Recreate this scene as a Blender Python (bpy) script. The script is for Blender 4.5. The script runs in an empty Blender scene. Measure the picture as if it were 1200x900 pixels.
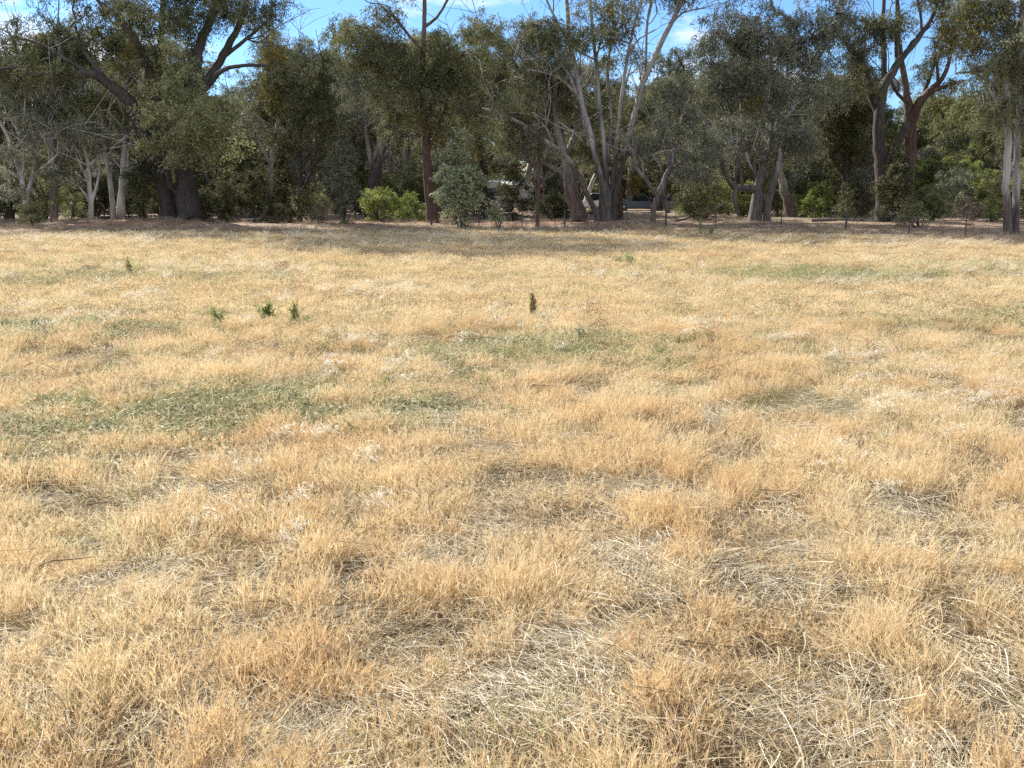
import bpy, math, random
import numpy as np
from mathutils import Vector

# ------------------------------------------------------------------ camera, sky, sun, exposure
scene = bpy.context.scene
C = scene.collection
PITCH = math.radians(11.4); CAMH = 1.65; FPX = 1100.0
cam_d = bpy.data.cameras.new('camera'); cam_d.sensor_width = 36.0; cam_d.lens = 36.0 * FPX / 1200.0
cam_d.clip_start = 0.05; cam_d.clip_end = 5000
cam = bpy.data.objects.new('camera', cam_d); C.objects.link(cam)
cam.location = (0, 0, CAMH); cam.rotation_euler = (math.pi / 2 - PITCH, 0, 0)
scene.camera = cam
scene.render.resolution_x = 1024; scene.render.resolution_y = 768
scene.render.engine = 'CYCLES'
scene.cycles.use_denoising = False; scene.cycles.denoiser = 'OPENIMAGEDENOISE'; scene.cycles.denoising_input_passes = 'RGB_ALBEDO_NORMAL'
scene.cycles.max_bounces = 4; scene.cycles.diffuse_bounces = 3; scene.cycles.glossy_bounces = 1
scene.cycles.transmission_bounces = 3; scene.cycles.transparent_max_bounces = 4
scene.cycles.caustics_reflective = False; scene.cycles.caustics_refractive = False
scene.cycles.sample_clamp_indirect = 3; scene.cycles.sample_clamp_direct = 8
scene.view_settings.view_transform = 'Standard'; scene.view_settings.look = 'None'
scene.view_settings.gamma = 1.0; scene.view_settings.use_curve_mapping = False
scene.view_settings.exposure = 1.05

SUN_EL = math.radians(38); SUN_AZ = math.radians(-40)      # azimuth from +Y, clockwise
world = bpy.data.worlds.new('World'); scene.world = world; world.use_nodes = True
nt = world.node_tree; nt.nodes.clear()
def N(t, typ, **kw):
    n = t.nodes.new(typ)
    for k, v in kw.items():
        setattr(n, k, v)
    return n
wo = N(nt, 'ShaderNodeOutputWorld'); bg = N(nt, 'ShaderNodeBackground'); bg.inputs[1].default_value = 0.09
sky = N(nt, 'ShaderNodeTexSky', sky_type='NISHITA', sun_disc=False)
sky.sun_elevation = SUN_EL; sky.sun_rotation = SUN_AZ
sky.air_density = 1.0; sky.dust_density = 0.15; sky.ozone_density = 5.0; sky.altitude = 300
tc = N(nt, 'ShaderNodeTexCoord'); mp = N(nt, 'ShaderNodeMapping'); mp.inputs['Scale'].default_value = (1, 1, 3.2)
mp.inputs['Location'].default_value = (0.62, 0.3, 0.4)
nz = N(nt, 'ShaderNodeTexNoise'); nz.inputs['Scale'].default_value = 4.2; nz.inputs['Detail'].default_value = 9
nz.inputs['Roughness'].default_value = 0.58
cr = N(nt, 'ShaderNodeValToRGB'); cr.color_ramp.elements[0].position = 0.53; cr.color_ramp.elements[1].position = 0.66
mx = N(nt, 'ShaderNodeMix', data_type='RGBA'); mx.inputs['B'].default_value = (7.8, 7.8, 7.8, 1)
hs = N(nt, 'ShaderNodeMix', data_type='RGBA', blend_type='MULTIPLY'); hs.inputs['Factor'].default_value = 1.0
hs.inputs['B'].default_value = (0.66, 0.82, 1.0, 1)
nt.links.new(tc.outputs['Generated'], mp.inputs[0]); nt.links.new(mp.outputs[0], nz.inputs['Vector'])
# broken blue sky in front, unseen cloud added behind and overhead for neutral fill light
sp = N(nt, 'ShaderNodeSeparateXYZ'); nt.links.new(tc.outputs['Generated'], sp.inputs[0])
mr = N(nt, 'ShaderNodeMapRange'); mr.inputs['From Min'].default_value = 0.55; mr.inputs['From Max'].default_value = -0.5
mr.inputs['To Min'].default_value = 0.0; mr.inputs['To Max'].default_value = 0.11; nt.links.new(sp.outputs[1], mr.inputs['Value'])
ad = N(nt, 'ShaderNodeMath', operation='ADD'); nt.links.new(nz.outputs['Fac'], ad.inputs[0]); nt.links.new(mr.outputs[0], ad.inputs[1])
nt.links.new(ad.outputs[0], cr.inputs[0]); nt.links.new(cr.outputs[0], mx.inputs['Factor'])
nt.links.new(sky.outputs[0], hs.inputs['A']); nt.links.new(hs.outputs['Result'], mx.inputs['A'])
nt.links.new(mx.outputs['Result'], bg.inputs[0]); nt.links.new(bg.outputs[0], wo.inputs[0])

sun_d = bpy.data.lights.new('sun', 'SUN'); sun_d.energy = 4.9; sun_d.angle = math.radians(0.53)
sun_d.color = (1.0, 0.955, 0.88)
sun = bpy.data.objects.new('sun', sun_d); C.objects.link(sun)
SD = Vector((math.sin(SUN_AZ) * math.cos(SUN_EL), math.cos(SUN_AZ) * math.cos(SUN_EL), math.sin(SUN_EL)))
sun.rotation_euler = SD.to_track_quat('Z', 'Y').to_euler()

# ------------------------------------------------------------------ helpers
R = np.random.RandomState(7)
def hash2(ix, iy, s):
    h = (ix.astype(np.int64) * 374761393 + iy.astype(np.int64) * 668265263 + s * 1442695041) & 0x7fffffff
    h = ((h ^ (h >> 13)) * 1274126177) & 0x7fffffff
    return ((h ^ (h >> 16)) & 0xffffff) / float(0xffffff)
def vnoise(x, y, s=0):
    x = np.asarray(x, float); y = np.asarray(y, float)
    ix = np.floor(x); iy = np.floor(y); fx = x - ix; fy = y - iy
    fx = fx * fx * (3 - 2 * fx); fy = fy * fy * (3 - 2 * fy)
    a = hash2(ix, iy, s); b = hash2(ix + 1, iy, s); c = hash2(ix, iy + 1, s); d = hash2(ix + 1, iy + 1, s)
    return (a * (1 - fx) + b * fx) * (1 - fy) + (c * (1 - fx) + d * fx) * fy
def fbm(x, y, s=0, o=4):
    t = 0; a = 1; n = 0
    for k in range(o):
        t = t + a * vnoise(np.asarray(x) * 2 ** k + 17 * k, np.asarray(y) * 2 ** k - 9 * k, s + k); n += a; a *= 0.5
    return t / n
def sstep(a, b, x):
    t = np.clip((np.asarray(x, float) - a) / (b - a), 0, 1); return t * t * (3 - 2 * t)

def ray(px, py):
    x = (px - 600) / FPX; y = -(py - 450) / FPX
    return np.array((x, math.cos(PITCH) + y * math.sin(PITCH), -math.sin(PITCH) + y * math.cos(PITCH)))
def G(px, py):
    d = ray(px, py); t = -CAMH / d[2]; return d[0] * t, d[1] * t
def P3(px, py, Y):
    d = ray(px, py); t = Y / d[1]; return np.array((d[0] * t, Y, CAMH + d[2] * t))

def edge(x):                                                # where the mown field meets the wood
    x = np.asarray(x, float)
    e = np.interp(x, [-60, -24, -16, -5, 4, 12, 19, 40], [30, 33.5, 38.5, 41, 38.5, 35.5, 29, 22])
    return e + 4.0 * (fbm(x * 0.22, x * 0, 77, 3) - 0.5)
def height(x, y):
    x = np.asarray(x, float); y = np.asarray(y, float)
    z = 0.06 * (fbm(x * 0.12, y * 0.12, 5, 3) - 0.5) + 0.03 * (fbm(x * 1.3, y * 1.3, 9, 3) - 0.5) + 0.03 * (fbm(x * 5, y * 5, 19, 2) - 0.5)
    z = z * (0.3 + 0.7 * sstep(0, 12, y))
    d = y - edge(x)
    w = sstep(1, 9, d)
    z = z + w * (0.14 + 0.55 * (fbm(x * 0.16 + 3, y * 0.28, 31, 3) - 0.42) * (1 - 0.6 * sstep(30, 45, d)))
    z = z + (np.clip(y - 112, 0, 90) * 0.075 + np.maximum(0, y - 202) * 0.022) * sstep(112, 150, y) * (0.8 + 0.5 * fbm(x * 0.01, y * 0.008, 41, 2))
    return z
def hz(x, y): return float(height(np.array([x]), np.array([y]))[0])

def link(o, parent=None):
    C.objects.link(o)
    if parent is not None: o.parent = parent
    return o
def tag(o, label, cat, group=None, kind=None):
    if label: o['label'] = label
    if cat: o['category'] = cat
    if group: o['group'] = group
    if kind: o['kind'] = kind
    return o
def empty(name, loc, rz=0):
    o = bpy.data.objects.new(name, None); o.location = loc; o.rotation_euler = (0, 0, rz); o.empty_display_size = 0.3
    return link(o)
def quad_mesh(name, V, F, mats, smooth=True, bc=None, mi=None):
    V = np.ascontiguousarray(V, np.float32); F = np.ascontiguousarray(F, np.int32)
    me = bpy.data.meshes.new(name)
    me.vertices.add(len(V)); me.vertices.foreach_set('co', V.ravel())
    me.loops.add(F.size); me.loops.foreach_set('vertex_index', F.ravel())
    me.polygons.add(len(F)); me.polygons.foreach_set('loop_start', np.arange(0, F.size, 4, dtype=np.int32))
    me.polygons.foreach_set('loop_total', np.full(len(F), 4, np.int32))
    me.polygons.foreach_set('use_smooth', np.full(len(F), smooth, bool))
    if not isinstance(mats, (list, tuple)): mats = [mats]
    for m in mats: me.materials.append(m)
    if mi is not None: me.polygons.foreach_set('material_index', np.ascontiguousarray(mi, np.int32))
    if bc is not None:
        a = me.attributes.new('bc', 'FLOAT', 'POINT'); a.data.foreach_set('value', np.ascontiguousarray(bc, np.float32))
    me.update(calc_edges=True)
    return me
def obj(name, me, parent=None): return link(bpy.data.objects.new(name, me), parent)

# ---- tubes
def catmull(P, Rr, step):
    P = np.asarray(P, float); Rr = np.asarray(Rr, float)
    Q = np.vstack([2 * P[0] - P[1], P, 2 * P[-1] - P[-2]])
    out = []; ro = []
    for i in range(len(P) - 1):
        n = max(2, int(np.linalg.norm(P[i + 1] - P[i]) / step) + 1)
        for k in range(n):
            t = k / n
            p0, p1, p2, p3 = Q[i], Q[i + 1], Q[i + 2], Q[i + 3]
            out.append(0.5 * (2 * p1 + (p2 - p0) * t + (2 * p0 - 5 * p1 + 4 * p2 - p3) * t * t + (3 * p1 - p0 - 3 * p2 + p3) * t ** 3))
            ro.append(Rr[i] * (1 - t) + Rr[i + 1] * t)
    out.append(P[-1]); ro.append(Rr[-1])
    return np.array(out), np.array(ro)
class Acc:
    def __init__(s): s.V = []; s.F = []; s.n = 0; s.mi = []
    def add(s, V, F, mi=0):
        s.V.append(np.asarray(V, float)); F = np.asarray(F, int).reshape(-1, 4); s.F.append(F + s.n); s.n += len(V)
        s.mi.append(np.full(len(F), mi, int))
    def tube(s, P, Rr, sides=6, flute=0.0, rs=None, mi=0):
        P = np.asarray(P, float); Rr = np.asarray(Rr, float); n = len(P)
        T = np.gradient(P, axis=0); T /= np.linalg.norm(T, axis=1)[:, None] + 1e-9
        u = np.cross(T[0], (0.31, 0.9, 0.13)); u /= np.linalg.norm(u) + 1e-9
        a = np.arange(sides) * 2 * math.pi / sides
        V = np.zeros((n, sides, 3))
        ph = (rs.rand() * 6 if rs is not None else 0)
        for i in range(n):
            u = u - T[i] * np.dot(u, T[i]); u /= np.linalg.norm(u) + 1e-9
            v = np.cross(T[i], u)
            rr = Rr[i] * (1 + flute * (np.sin(a * 3 + ph + i * 0.05) + 0.5 * np.sin(a * 5 + ph * 2)))
            V[i] = P[i] + np.outer(np.cos(a) * rr, u) + np.outer(np.sin(a) * rr, v)
        i = np.arange(n - 1)[:, None]; j = np.arange(sides)[None, :]; j2 = (j + 1) % sides
        F = np.stack([i * sides + j, i * sides + j2, (i + 1) * sides + j2, (i + 1) * sides + j], -1).reshape(-1, 4)
        s.add(V.reshape(-1, 3), F, mi)
        # end cap (quads folding to the centre)
        if sides % 2 == 0:
            b = (n - 1) * sides
            caps = [[b, b + k, b + k + 1, b + k + 2 if k + 2 < sides else b] for k in range(1, sides - 1, 2)]
            caps = [c for c in caps if len(set(c)) == 4]
            if caps: s.F.append(np.array(caps) + s.n - n * sides); s.mi.append(np.full(len(caps), mi, int))
    def box(s, c, d, mi=0, M=None):
        x, y, z = [v / 2 for v in d]
        V = np.array([(-x, -y, -z), (x, -y, -z), (x, y, -z), (-x, y, -z), (-x, -y, z), (x, -y, z), (x, y, z), (-x, y, z)])
        if M is not None: V = V @ np.array(M).T
        s.add(V + np.array(c), [(0, 3, 2, 1), (4, 5, 6, 7), (0, 1, 5, 4), (1, 2, 6, 5), (2, 3, 7, 6), (3, 0, 4, 7)], mi)
    def mesh(s, name, mats, smooth=True, bc=None):
        return quad_mesh(name, np.vstack(s.V), np.vstack(s.F), mats, smooth, bc, np.concatenate(s.mi))

# ---- materials
def newmat(name):
    m = bpy.data.materials.new(name); m.use_nodes = True; m.node_tree.nodes.clear()
    return m, m.node_tree
def ramp(t, fac, stops):
    r = N(t, 'ShaderNodeValToRGB'); e = r.color_ramp.elements
    while len(e) < len(stops): e.new(0.5)
    for k, (p, c) in enumerate(stops): e[k].position = p; e[k].color = (*c, 1)
    t.links.new(fac, r.inputs[0]); return r.outputs[0]
def noise(t, vec, sc, det=4, rough=0.55):
    n = N(t, 'ShaderNodeTexNoise'); n.inputs['Scale'].default_value = sc; n.inputs['Detail'].default_value = det
    n.inputs['Roughness'].default_value = rough
    if vec is not None: t.links.new(vec, n.inputs['Vector'])
    return n.outputs['Fac']
def mixc(t, f, a, b, mode='MIX'):
    m = N(t, 'ShaderNodeMix', data_type='RGBA', blend_type=mode)
    for s, v in (('Factor', f), ('A', a), ('B', b)):
        if isinstance(v, (int, float)): m.inputs[s].default_value = v
        elif isinstance(v, tuple): m.inputs[s].default_value = (*v, 1)
        else: t.links.new(v, m.inputs[s])
    return m.outputs['Result']
def mth(t, op, a, b=None):
    m = N(t, 'ShaderNodeMath', operation=op)
    for k, v in enumerate((a, b)):
        if v is None: continue
        if isinstance(v, (int, float)): m.inputs[k].default_value = v
        else: t.links.new(v, m.inputs[k])
    return m.outputs[0]

def leafy(name, stops, transl=0.35, gloss=0.06, rough=0.45, wscale=0.35, wamp=0.5):
    """colour = ramp over (per blade value + world noise); diffuse + translucent + a little sheen"""
    m, t = newmat(name)
    at = N(t, 'ShaderNodeAttribute', attribute_name='bc'); geo = N(t, 'ShaderNodeNewGeometry')
    nw = noise(t, geo.outputs['Position'], wscale, 5, 0.6)
    f = mth(t, 'ADD', mth(t, 'MULTIPLY', at.outputs['Fac'], 1 - wamp), mth(t, 'MULTIPLY', mth(t, 'MULTIPLY_ADD', nw, 2.0), wamp))
    # MULTIPLY_ADD third input = -0.5
    for n in t.nodes:
        if n.bl_idname == 'ShaderNodeMath' and n.operation == 'MULTIPLY_ADD': n.inputs[2].default_value = -0.5
    col = ramp(t, f, stops)
    d = N(t, 'ShaderNodeBsdfDiffuse'); tr = N(t, 'ShaderNodeBsdfTranslucent'); g = N(t, 'ShaderNodeBsdfGlossy')
    g.inputs['Roughness'].default_value = rough; g.inputs['Color'].default_value = (1, 1, 1, 1)
    t.links.new(col, d.inputs[0]); t.links.new(col, tr.inputs[0])
    a = N(t, 'ShaderNodeMixShader'); a.inputs[0].default_value = transl
    t.links.new(d.outputs[0], a.inputs[1]); t.links.new(tr.outputs[0], a.inputs[2])
    b = N(t, 'ShaderNodeMixShader'); b.inputs[0].default_value = gloss
    t.links.new(a.outputs[0], b.inputs[1]); t.links.new(g.outputs[0], b.inputs[2])
    o = N(t, 'ShaderNodeOutputMaterial'); t.links.new(b.outputs[0], o.inputs[0])
    return m
def bark(name, pale, dark, zt, zs=1.0, patch=0.5):
    """smooth pale bark above the height zt, rough dark bark below, patchy where they meet"""
    m, t = newmat(name)
    tcn = N(t, 'ShaderNodeTexCoord'); mpn = N(t, 'ShaderNodeMapping'); mpn.inputs['Scale'].default_value = (1, 1, 0.22)
    t.links.new(tcn.outputs['Object'], mpn.inputs[0])
    streak = noise(t, mpn.outputs[0], 9, 6, 0.65); blot = noise(t, mpn.outputs[0], 2.2, 4)
    sep = N(t, 'ShaderNodeSeparateXYZ'); t.links.new(tcn.outputs['Object'], sep.inputs[0])
    h = mth(t, 'DIVIDE', mth(t, 'SUBTRACT', sep.outputs[2], zt), zs)
    f = mth(t, 'ADD', h, mth(t, 'MULTIPLY', mth(t, 'SUBTRACT', blot, 0.5), 4 * patch))
    cl = N(t, 'ShaderNodeClamp'); t.links.new(f, cl.inputs[0])
    pc = ramp(t, blot, [(0.34, tuple(v * 0.32 for v in pale)), (0.44, tuple(v * 0.7 for v in pale)), (0.56, tuple(v * 1.15 for v in pale))])
    pc = mixc(t, mth(t, 'MULTIPLY', streak, 0.5), pc, tuple(v * 0.5 for v in pale))
    dc = ramp(t, streak, [(0.32, tuple(v * 0.35 for v in dark)), (0.5, dark), (0.7, tuple(min(1, v * 1.7) for v in dark))])
    col = mixc(t, cl.outputs[0], dc, pc)
    p = N(t, 'ShaderNodeBsdfPrincipled'); p.inputs['Roughness'].default_value = 0.8
    t.links.new(col, p.inputs['Base Color'])
    bp = N(t, 'ShaderNodeBump'); bp.inputs['Strength'].default_value = 0.7; bp.inputs['Distance'].default_value = 0.05
    t.links.new(streak, bp.inputs['Height']); t.links.new(bp.outputs[0], p.inputs['Normal'])
    o = N(t, 'ShaderNodeOutputMaterial'); t.links.new(p.outputs[0], o.inputs[0])
    return m
def simple(name, col, rough=0.5, metal=0.0, var=0.12, sc=6, spec=0.5):
    m, t = newmat(name)
    tcn = N(t, 'ShaderNodeTexCoord'); nn = noise(t, tcn.outputs['Object'], sc, 5)
    c = mixc(t, nn, tuple(v * (1 - var) for v in col), tuple(min(1, v * (1 + var)) for v in col))
    p = N(t, 'ShaderNodeBsdfPrincipled'); p.inputs['Roughness'].default_value = rough; p.inputs['Metallic'].default_value = metal
    p.inputs['Specular IOR Level'].default_value = spec
    t.links.new(c, p.inputs['Base Color'])
    o = N(t, 'ShaderNodeOutputMaterial'); t.links.new(p.outputs[0], o.inputs[0])
    return m

M = {}
M['leaf_olive'] = leafy('leaf_olive', [(0.1, (0.040, 0.044, 0.016)), (0.45, (0.112, 0.118, 0.046)), (0.8, (0.310, 0.305, 0.150))], 0.42, 0.03, 0.5, 0.35, 0.2)
M['leaf_grey'] = leafy('leaf_grey', [(0.1, (0.050, 0.055, 0.034)), (0.45, (0.135, 0.142, 0.088)), (0.8, (0.360, 0.360, 0.250))], 0.38, 0.04, 0.48, 0.35, 0.2)
M['leaf_dark'] = leafy('leaf_dark', [(0.1, (0.026, 0.029, 0.011)), (0.45, (0.072, 0.077, 0.030)), (0.8, (0.210, 0.205, 0.092))], 0.38, 0.025, 0.5, 0.35, 0.2)
M['leaf_fresh'] = leafy('leaf_fresh', [(0.1, (0.110, 0.140, 0.026)), (0.5, (0.250, 0.290, 0.070)), (0.9, (0.420, 0.450, 0.150))], 0.48, 0.03, 0.5, 0.9, 0.35)
M['leaf_silver'] = leafy('leaf_silver', [(0.1, (0.170, 0.195, 0.100)), (0.5, (0.350, 0.380, 0.215)), (0.9, (0.58, 0.60, 0.41))], 0.42, 0.05, 0.45, 0.9, 0.3)
M['leaf_bright'] = leafy('leaf_bright', [(0.1, (0.100, 0.110, 0.036)), (0.5, (0.220, 0.235, 0.092)), (0.9, (0.390, 0.390, 0.190))], 0.42, 0.03, 0.5, 0.6, 0.35)
M['leaf_light'] = leafy('leaf_light', [(0.1, (0.120, 0.125, 0.045)), (0.5, (0.260, 0.265, 0.110)), (0.9, (0.440, 0.430, 0.210))], 0.42, 0.06, 0.42, 0.6, 0.3)
M['mistletoe'] = leafy('mistletoe', [(0.1, (0.050, 0.045, 0.008)), (0.5, (0.120, 0.100, 0.016)), (0.9, (0.260, 0.200, 0.028))], 0.4, 0.03, 0.5)
M['dry_twig'] = leafy('dry_twig', [(0.1, (0.09, 0.07, 0.05)), (0.5, (0.18, 0.14, 0.11)), (0.9, (0.32, 0.27, 0.22))], 0.1, 0.02, 0.6)
M['bark_pale'] = bark('bark_pale', (0.38, 0.355, 0.33), (0.10, 0.078, 0.067), 1.0, 1.2)
M['bark_white'] = bark('bark_white', (0.52, 0.49, 0.45), (0.22, 0.17, 0.14), 0.3, 0.8, 0.35)
M['bark_half'] = bark('bark_half', (0.37, 0.355, 0.34), (0.088, 0.073, 0.064), 2.9, 1.8, 0.9)
M['bark_dark'] = bark('bark_dark', (0.085, 0.073, 0.063), (0.045, 0.035, 0.030), 6.0, 3.0)
M['bark_red'] = bark('bark_red', (0.12, 0.09, 0.072), (0.085, 0.050, 0.037), 6.0, 3.0)
M['bark_grey'] = bark('bark_grey', (0.28, 0.255, 0.235), (0.12, 0.092, 0.08), 1.5, 1.6)

# ------------------------------------------------------------------ ground
def build_ground():
    m, t = newmat('ground')
    geo = N(t, 'ShaderNodeNewGeometry'); pos = geo.outputs['Position']
    n1 = noise(t, pos, 0.9, 6, 0.6); n2 = noise(t, pos, 14, 6, 0.65); n3 = noise(t, pos, 60, 4, 0.6)
    mpn = N(t, 'ShaderNodeMapping'); mpn.inputs['Scale'].default_value = (60, 14, 30); mpn.inputs['Rotation'].default_value = (0, 0, 0.9)
    t.links.new(pos, mpn.inputs[0]); st = noise(t, mpn.outputs[0], 1.5, 5, 0.7)
    field = ramp(t, mth(t, 'ADD', mth(t, 'MULTIPLY', st, 0.5), mth(t, 'MULTIPLY', n2, 0.5)),
                 [(0.38, (0.055, 0.038, 0.025)), (0.5, (0.14, 0.10, 0.062)), (0.62, (0.34, 0.26, 0.16))])
    litter = ramp(t, mth(t, 'ADD', mth(t, 'MULTIPLY', n1, 0.45), mth(t, 'MULTIPLY', n2, 0.55)),
                  [(0.35, (0.12, 0.086, 0.060)), (0.5, (0.25, 0.185, 0.13)), (0.62, (0.38, 0.295, 0.205))])
    soil = ramp(t, n2, [(0.35, (0.27, 0.15, 0.10)), (0.6, (0.42, 0.26, 0.18))])
    at = N(t, 'ShaderNodeAttribute', attribute_name='bc')       # 0 field, 1 litter
    at2 = N(t, 'ShaderNodeAttribute', attribute_name='soil')
    at3 = N(t, 'ShaderNodeAttribute', attribute_name='hill')
    col = mixc(t, at.outputs['Fac'], field, litter)
    col = mixc(t, at2.outputs['Fac'], col, soil)
    hill = ramp(t, n1, [(0.35, (0.30, 0.23, 0.12)), (0.6, (0.46, 0.37, 0.20))])
    col = mixc(t, at3.outputs['Fac'], col, hill)
    p = N(t, 'ShaderNodeBsdfPrincipled'); p.inputs['Roughness'].default_value = 0.95; p.inputs['Specular IOR Level'].default_value = 0.1
    t.links.new(col, p.inputs['Base Color'])
    bp = N(t, 'ShaderNodeBump'); bp.inputs['Strength'].default_value = 0.8; bp.inputs['Distance'].default_value = 0.03
    t.links.new(mth(t, 'ADD', n2, mth(t, 'MULTIPLY', n3, 0.5)), bp.inputs['Height']); t.links.new(bp.outputs[0], p.inputs['Normal'])
    o = N(t, 'ShaderNodeOutputMaterial'); t.links.new(p.outputs[0], o.inputs[0])
    ys = np.concatenate([np.linspace(-30, 0.9, 40), 1.0 * (900 / 1.0) ** np.linspace(0, 1, 560)])
    u = np.linspace(-1, 1, 421); u = np.sign(u) * (0.6 * np.abs(u) + 0.4 * np.abs(u) ** 3)
    Y, U = np.meshgrid(ys, u, indexing='ij')
    X = U * (9 + 1.25 * np.abs(Y)); Z = height(X, Y)
    V = np.stack([X, Y, Z], -1).reshape(-1, 3)
    nr, nc = Y.shape; i = np.arange(nr - 1)[:, None]; j = np.arange(nc - 1)[None, :]
    F = np.stack([i * nc + j, i * nc + j + 1, (i + 1) * nc + j + 1, (i + 1) * nc + j], -1).reshape(-1, 4)
    d = (Y - edge(X)).ravel(); nn = fbm(V[:, 0] * 0.6, V[:, 1] * 0.6, 3, 4)
    bc = sstep(-1.5, 2.5, d + 4 * (nn - 0.5))
    me = quad_mesh('ground', V, F, m, True, bc)
    trk = np.exp(-((d - 13 - 3 * np.sin(V[:, 0] * 0.08)) / 2.6) ** 2) * sstep(0.38, 0.55, fbm(V[:, 0] * 0.15, V[:, 1] * 0.3, 12, 3))
    a = me.attributes.new('soil', 'FLOAT', 'POINT'); a.data.foreach_set('value', (trk * 0.9).astype(np.float32))
    a = me.attributes.new('hill', 'FLOAT', 'POINT'); a.data.foreach_set('value', sstep(88, 118, V[:, 1] + 20 * (nn - 0.5)).astype(np.float32))
    tag(obj('ground', me), 'ground of the dry paddock running on into the wood and up the hill', 'ground', kind='structure')
build_ground()

# ------------------------------------------------------------------ grass
def strips(P0, D, L, W, bend, seg, rs, taper=0.15, facing=None):
    """n bending ribbons: start P0, direction D, length L, half width W, bend vector"""
    n = len(P0); ks = np.linspace(0, 1, seg + 1)
    side = np.cross(D, rs.randn(n, 3)) if facing is None else facing
    side /= np.linalg.norm(side, axis=1)[:, None] + 1e-9
    V = np.zeros((n, seg + 1, 2, 3))
    for k, s in enumerate(ks):
        c = P0 + D * (L * s)[:, None] + bend * (L * s * s)[:, None]
        w = W * (1 - (1 - taper) * s ** 1.5)
        V[:, k, 0] = c - side * w[:, None]; V[:, k, 1] = c + side * w[:, None]
    b = np.arange(n)[:, None] * (seg + 1) * 2; k = np.arange(seg)[None, :] * 2
    F = np.stack([b + k, b + k + 1, b + k + 3, b + k + 2], -1).reshape(-1, 4)
    tips = P0 + D * L[:, None] + bend * L[:, None]
    return V.reshape(-1, 3), F, tips
def unit(v): return v / (np.linalg.norm(v, axis=-1)[..., None] + 1e-9)

def bundle(parts, name, mat):
    V = []; F = []; B = []; n = 0
    for v, f, b in parts:
        V.append(v); F.append(f + n); n += len(v); B.append(b)
    return quad_mesh(name, np.vstack(V), np.vstack(F), mat, True, np.concatenate(B))

def tuft_brome(seed, mat, n=66, rad=0.075, h=(0.11, 0.27), seg=2, heads=5, wmul=1.0):
    rs = np.random.RandomState(seed)
    a = rs.rand(n) * 6.283; r = rad * np.sqrt(rs.rand(n))
    P0 = np.stack([r * np.cos(a), r * np.sin(a), np.full(n, -0.01)], -1)
    D = unit(np.stack([rs.randn(n) * 0.20 + r * np.cos(a) * 2.2, rs.randn(n) * 0.20 + r * np.sin(a) * 2.2, np.ones(n)], -1))
    L = h[0] + (h[1] - h[0]) * rs.rand(n) ** 1.3
    L[rs.rand(n) < 0.06] *= 1.35
    bend = np.stack([rs.randn(n) * 0.11 + 0.05, rs.randn(n) * 0.11 - 0.02, -0.06 * rs.rand(n)], -1)
    bcol = rs.rand(n)
    parts = []
    v, f, tips = strips(P0, D, L, (0.0009 + 0.0008 * rs.rand(n)) * wmul, bend, seg, rs)
    parts.append((v, f, (bcol[:, None, None] * 0.8 * np.linspace(0.25, 1.1, seg + 1)[None, :, None] * np.ones((1, 1, 2))).ravel()))  # stems browner at the base, with shade between tufts put into the colour
    # feathery heads
    m = n * heads; idx = np.repeat(np.arange(n), heads)
    s = 0.62 + 0.38 * rs.rand(m)
    P = P0[idx] + D[idx] * (L[idx] * s)[:, None] + bend[idx] * (L[idx] * s * s)[:, None]
    Dh = unit(D[idx] + 2 * bend[idx] * s[:, None] + rs.randn(m, 3) * 0.20)
    v, f, _ = strips(P, Dh, 0.020 + 0.026 * rs.rand(m), (0.0008 + 0.0009 * rs.rand(m)) * wmul, rs.randn(m, 3) * 0.06, 1, rs, 0.25)
    parts.append((v, f, np.repeat(np.clip(bcol[idx] * 0.5 + 0.5 * rs.rand(m), 0, 1), 4)))
    # dry basal leaves
    q = n // 2
    a = rs.rand(q) * 6.283; D2 = unit(np.stack([np.cos(a) * 0.9, np.sin(a) * 0.9, 0.4 + rs.rand(q)], -1))
    P2 = P0[:q]; v, f, _ = strips(P2, D2, 0.05 + 0.10 * rs.rand(q), (0.0016 + 0.0012 * rs.rand(q)) * wmul, np.stack([rs.randn(q) * .2, rs.randn(q) * .2, -0.5 * np.ones(q)], -1), 2, rs)
    parts.append((v, f, np.repeat(rs.rand(q) * 0.6, 6)))
    return bundle(parts, 'brome_tuft', mat)
def mat_straw(seed, mat, n=170, rad=0.13, wmul=0.60, lift=0.055, ln=(0.04, 0.19)):
    rs = np.random.RandomState(seed)
    P0 = np.stack([rs.randn(n) * rad, rs.randn(n) * rad, 0.005 + lift * rs.rand(n)], -1)
    a = rs.randn(n) * 0.35 + np.where(rs.rand(n) < 0.18, rs.rand(n) * 6.28, 0)
    D = unit(np.stack([np.cos(a), np.sin(a), rs.randn(n) * 0.10 + 0.05], -1))
    L = ln[0] + (ln[1] - ln[0]) * rs.rand(n) ** 1.6
    P0 = P0 - D * (L * 0.5)[:, None] * np.array([1, 1, 0])
    bend = np.stack([np.clip(rs.randn(n) * 0.17, -.35, .35), np.clip(rs.randn(n) * 0.17, -.35, .35), -0.05 * rs.rand(n)], -1)
    fac = np.stack([-np.sin(a), np.cos(a), rs.randn(n) * 0.5], -1)
    v, f, _ = strips(P0, D, L, (0.0010 + 0.0014 * rs.rand(n) ** 3) * wmul, bend, 3, rs, 0.4, fac)
    return bundle([(v, f, np.repeat(rs.rand(n), 8))], 'straw_mat', mat)
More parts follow.
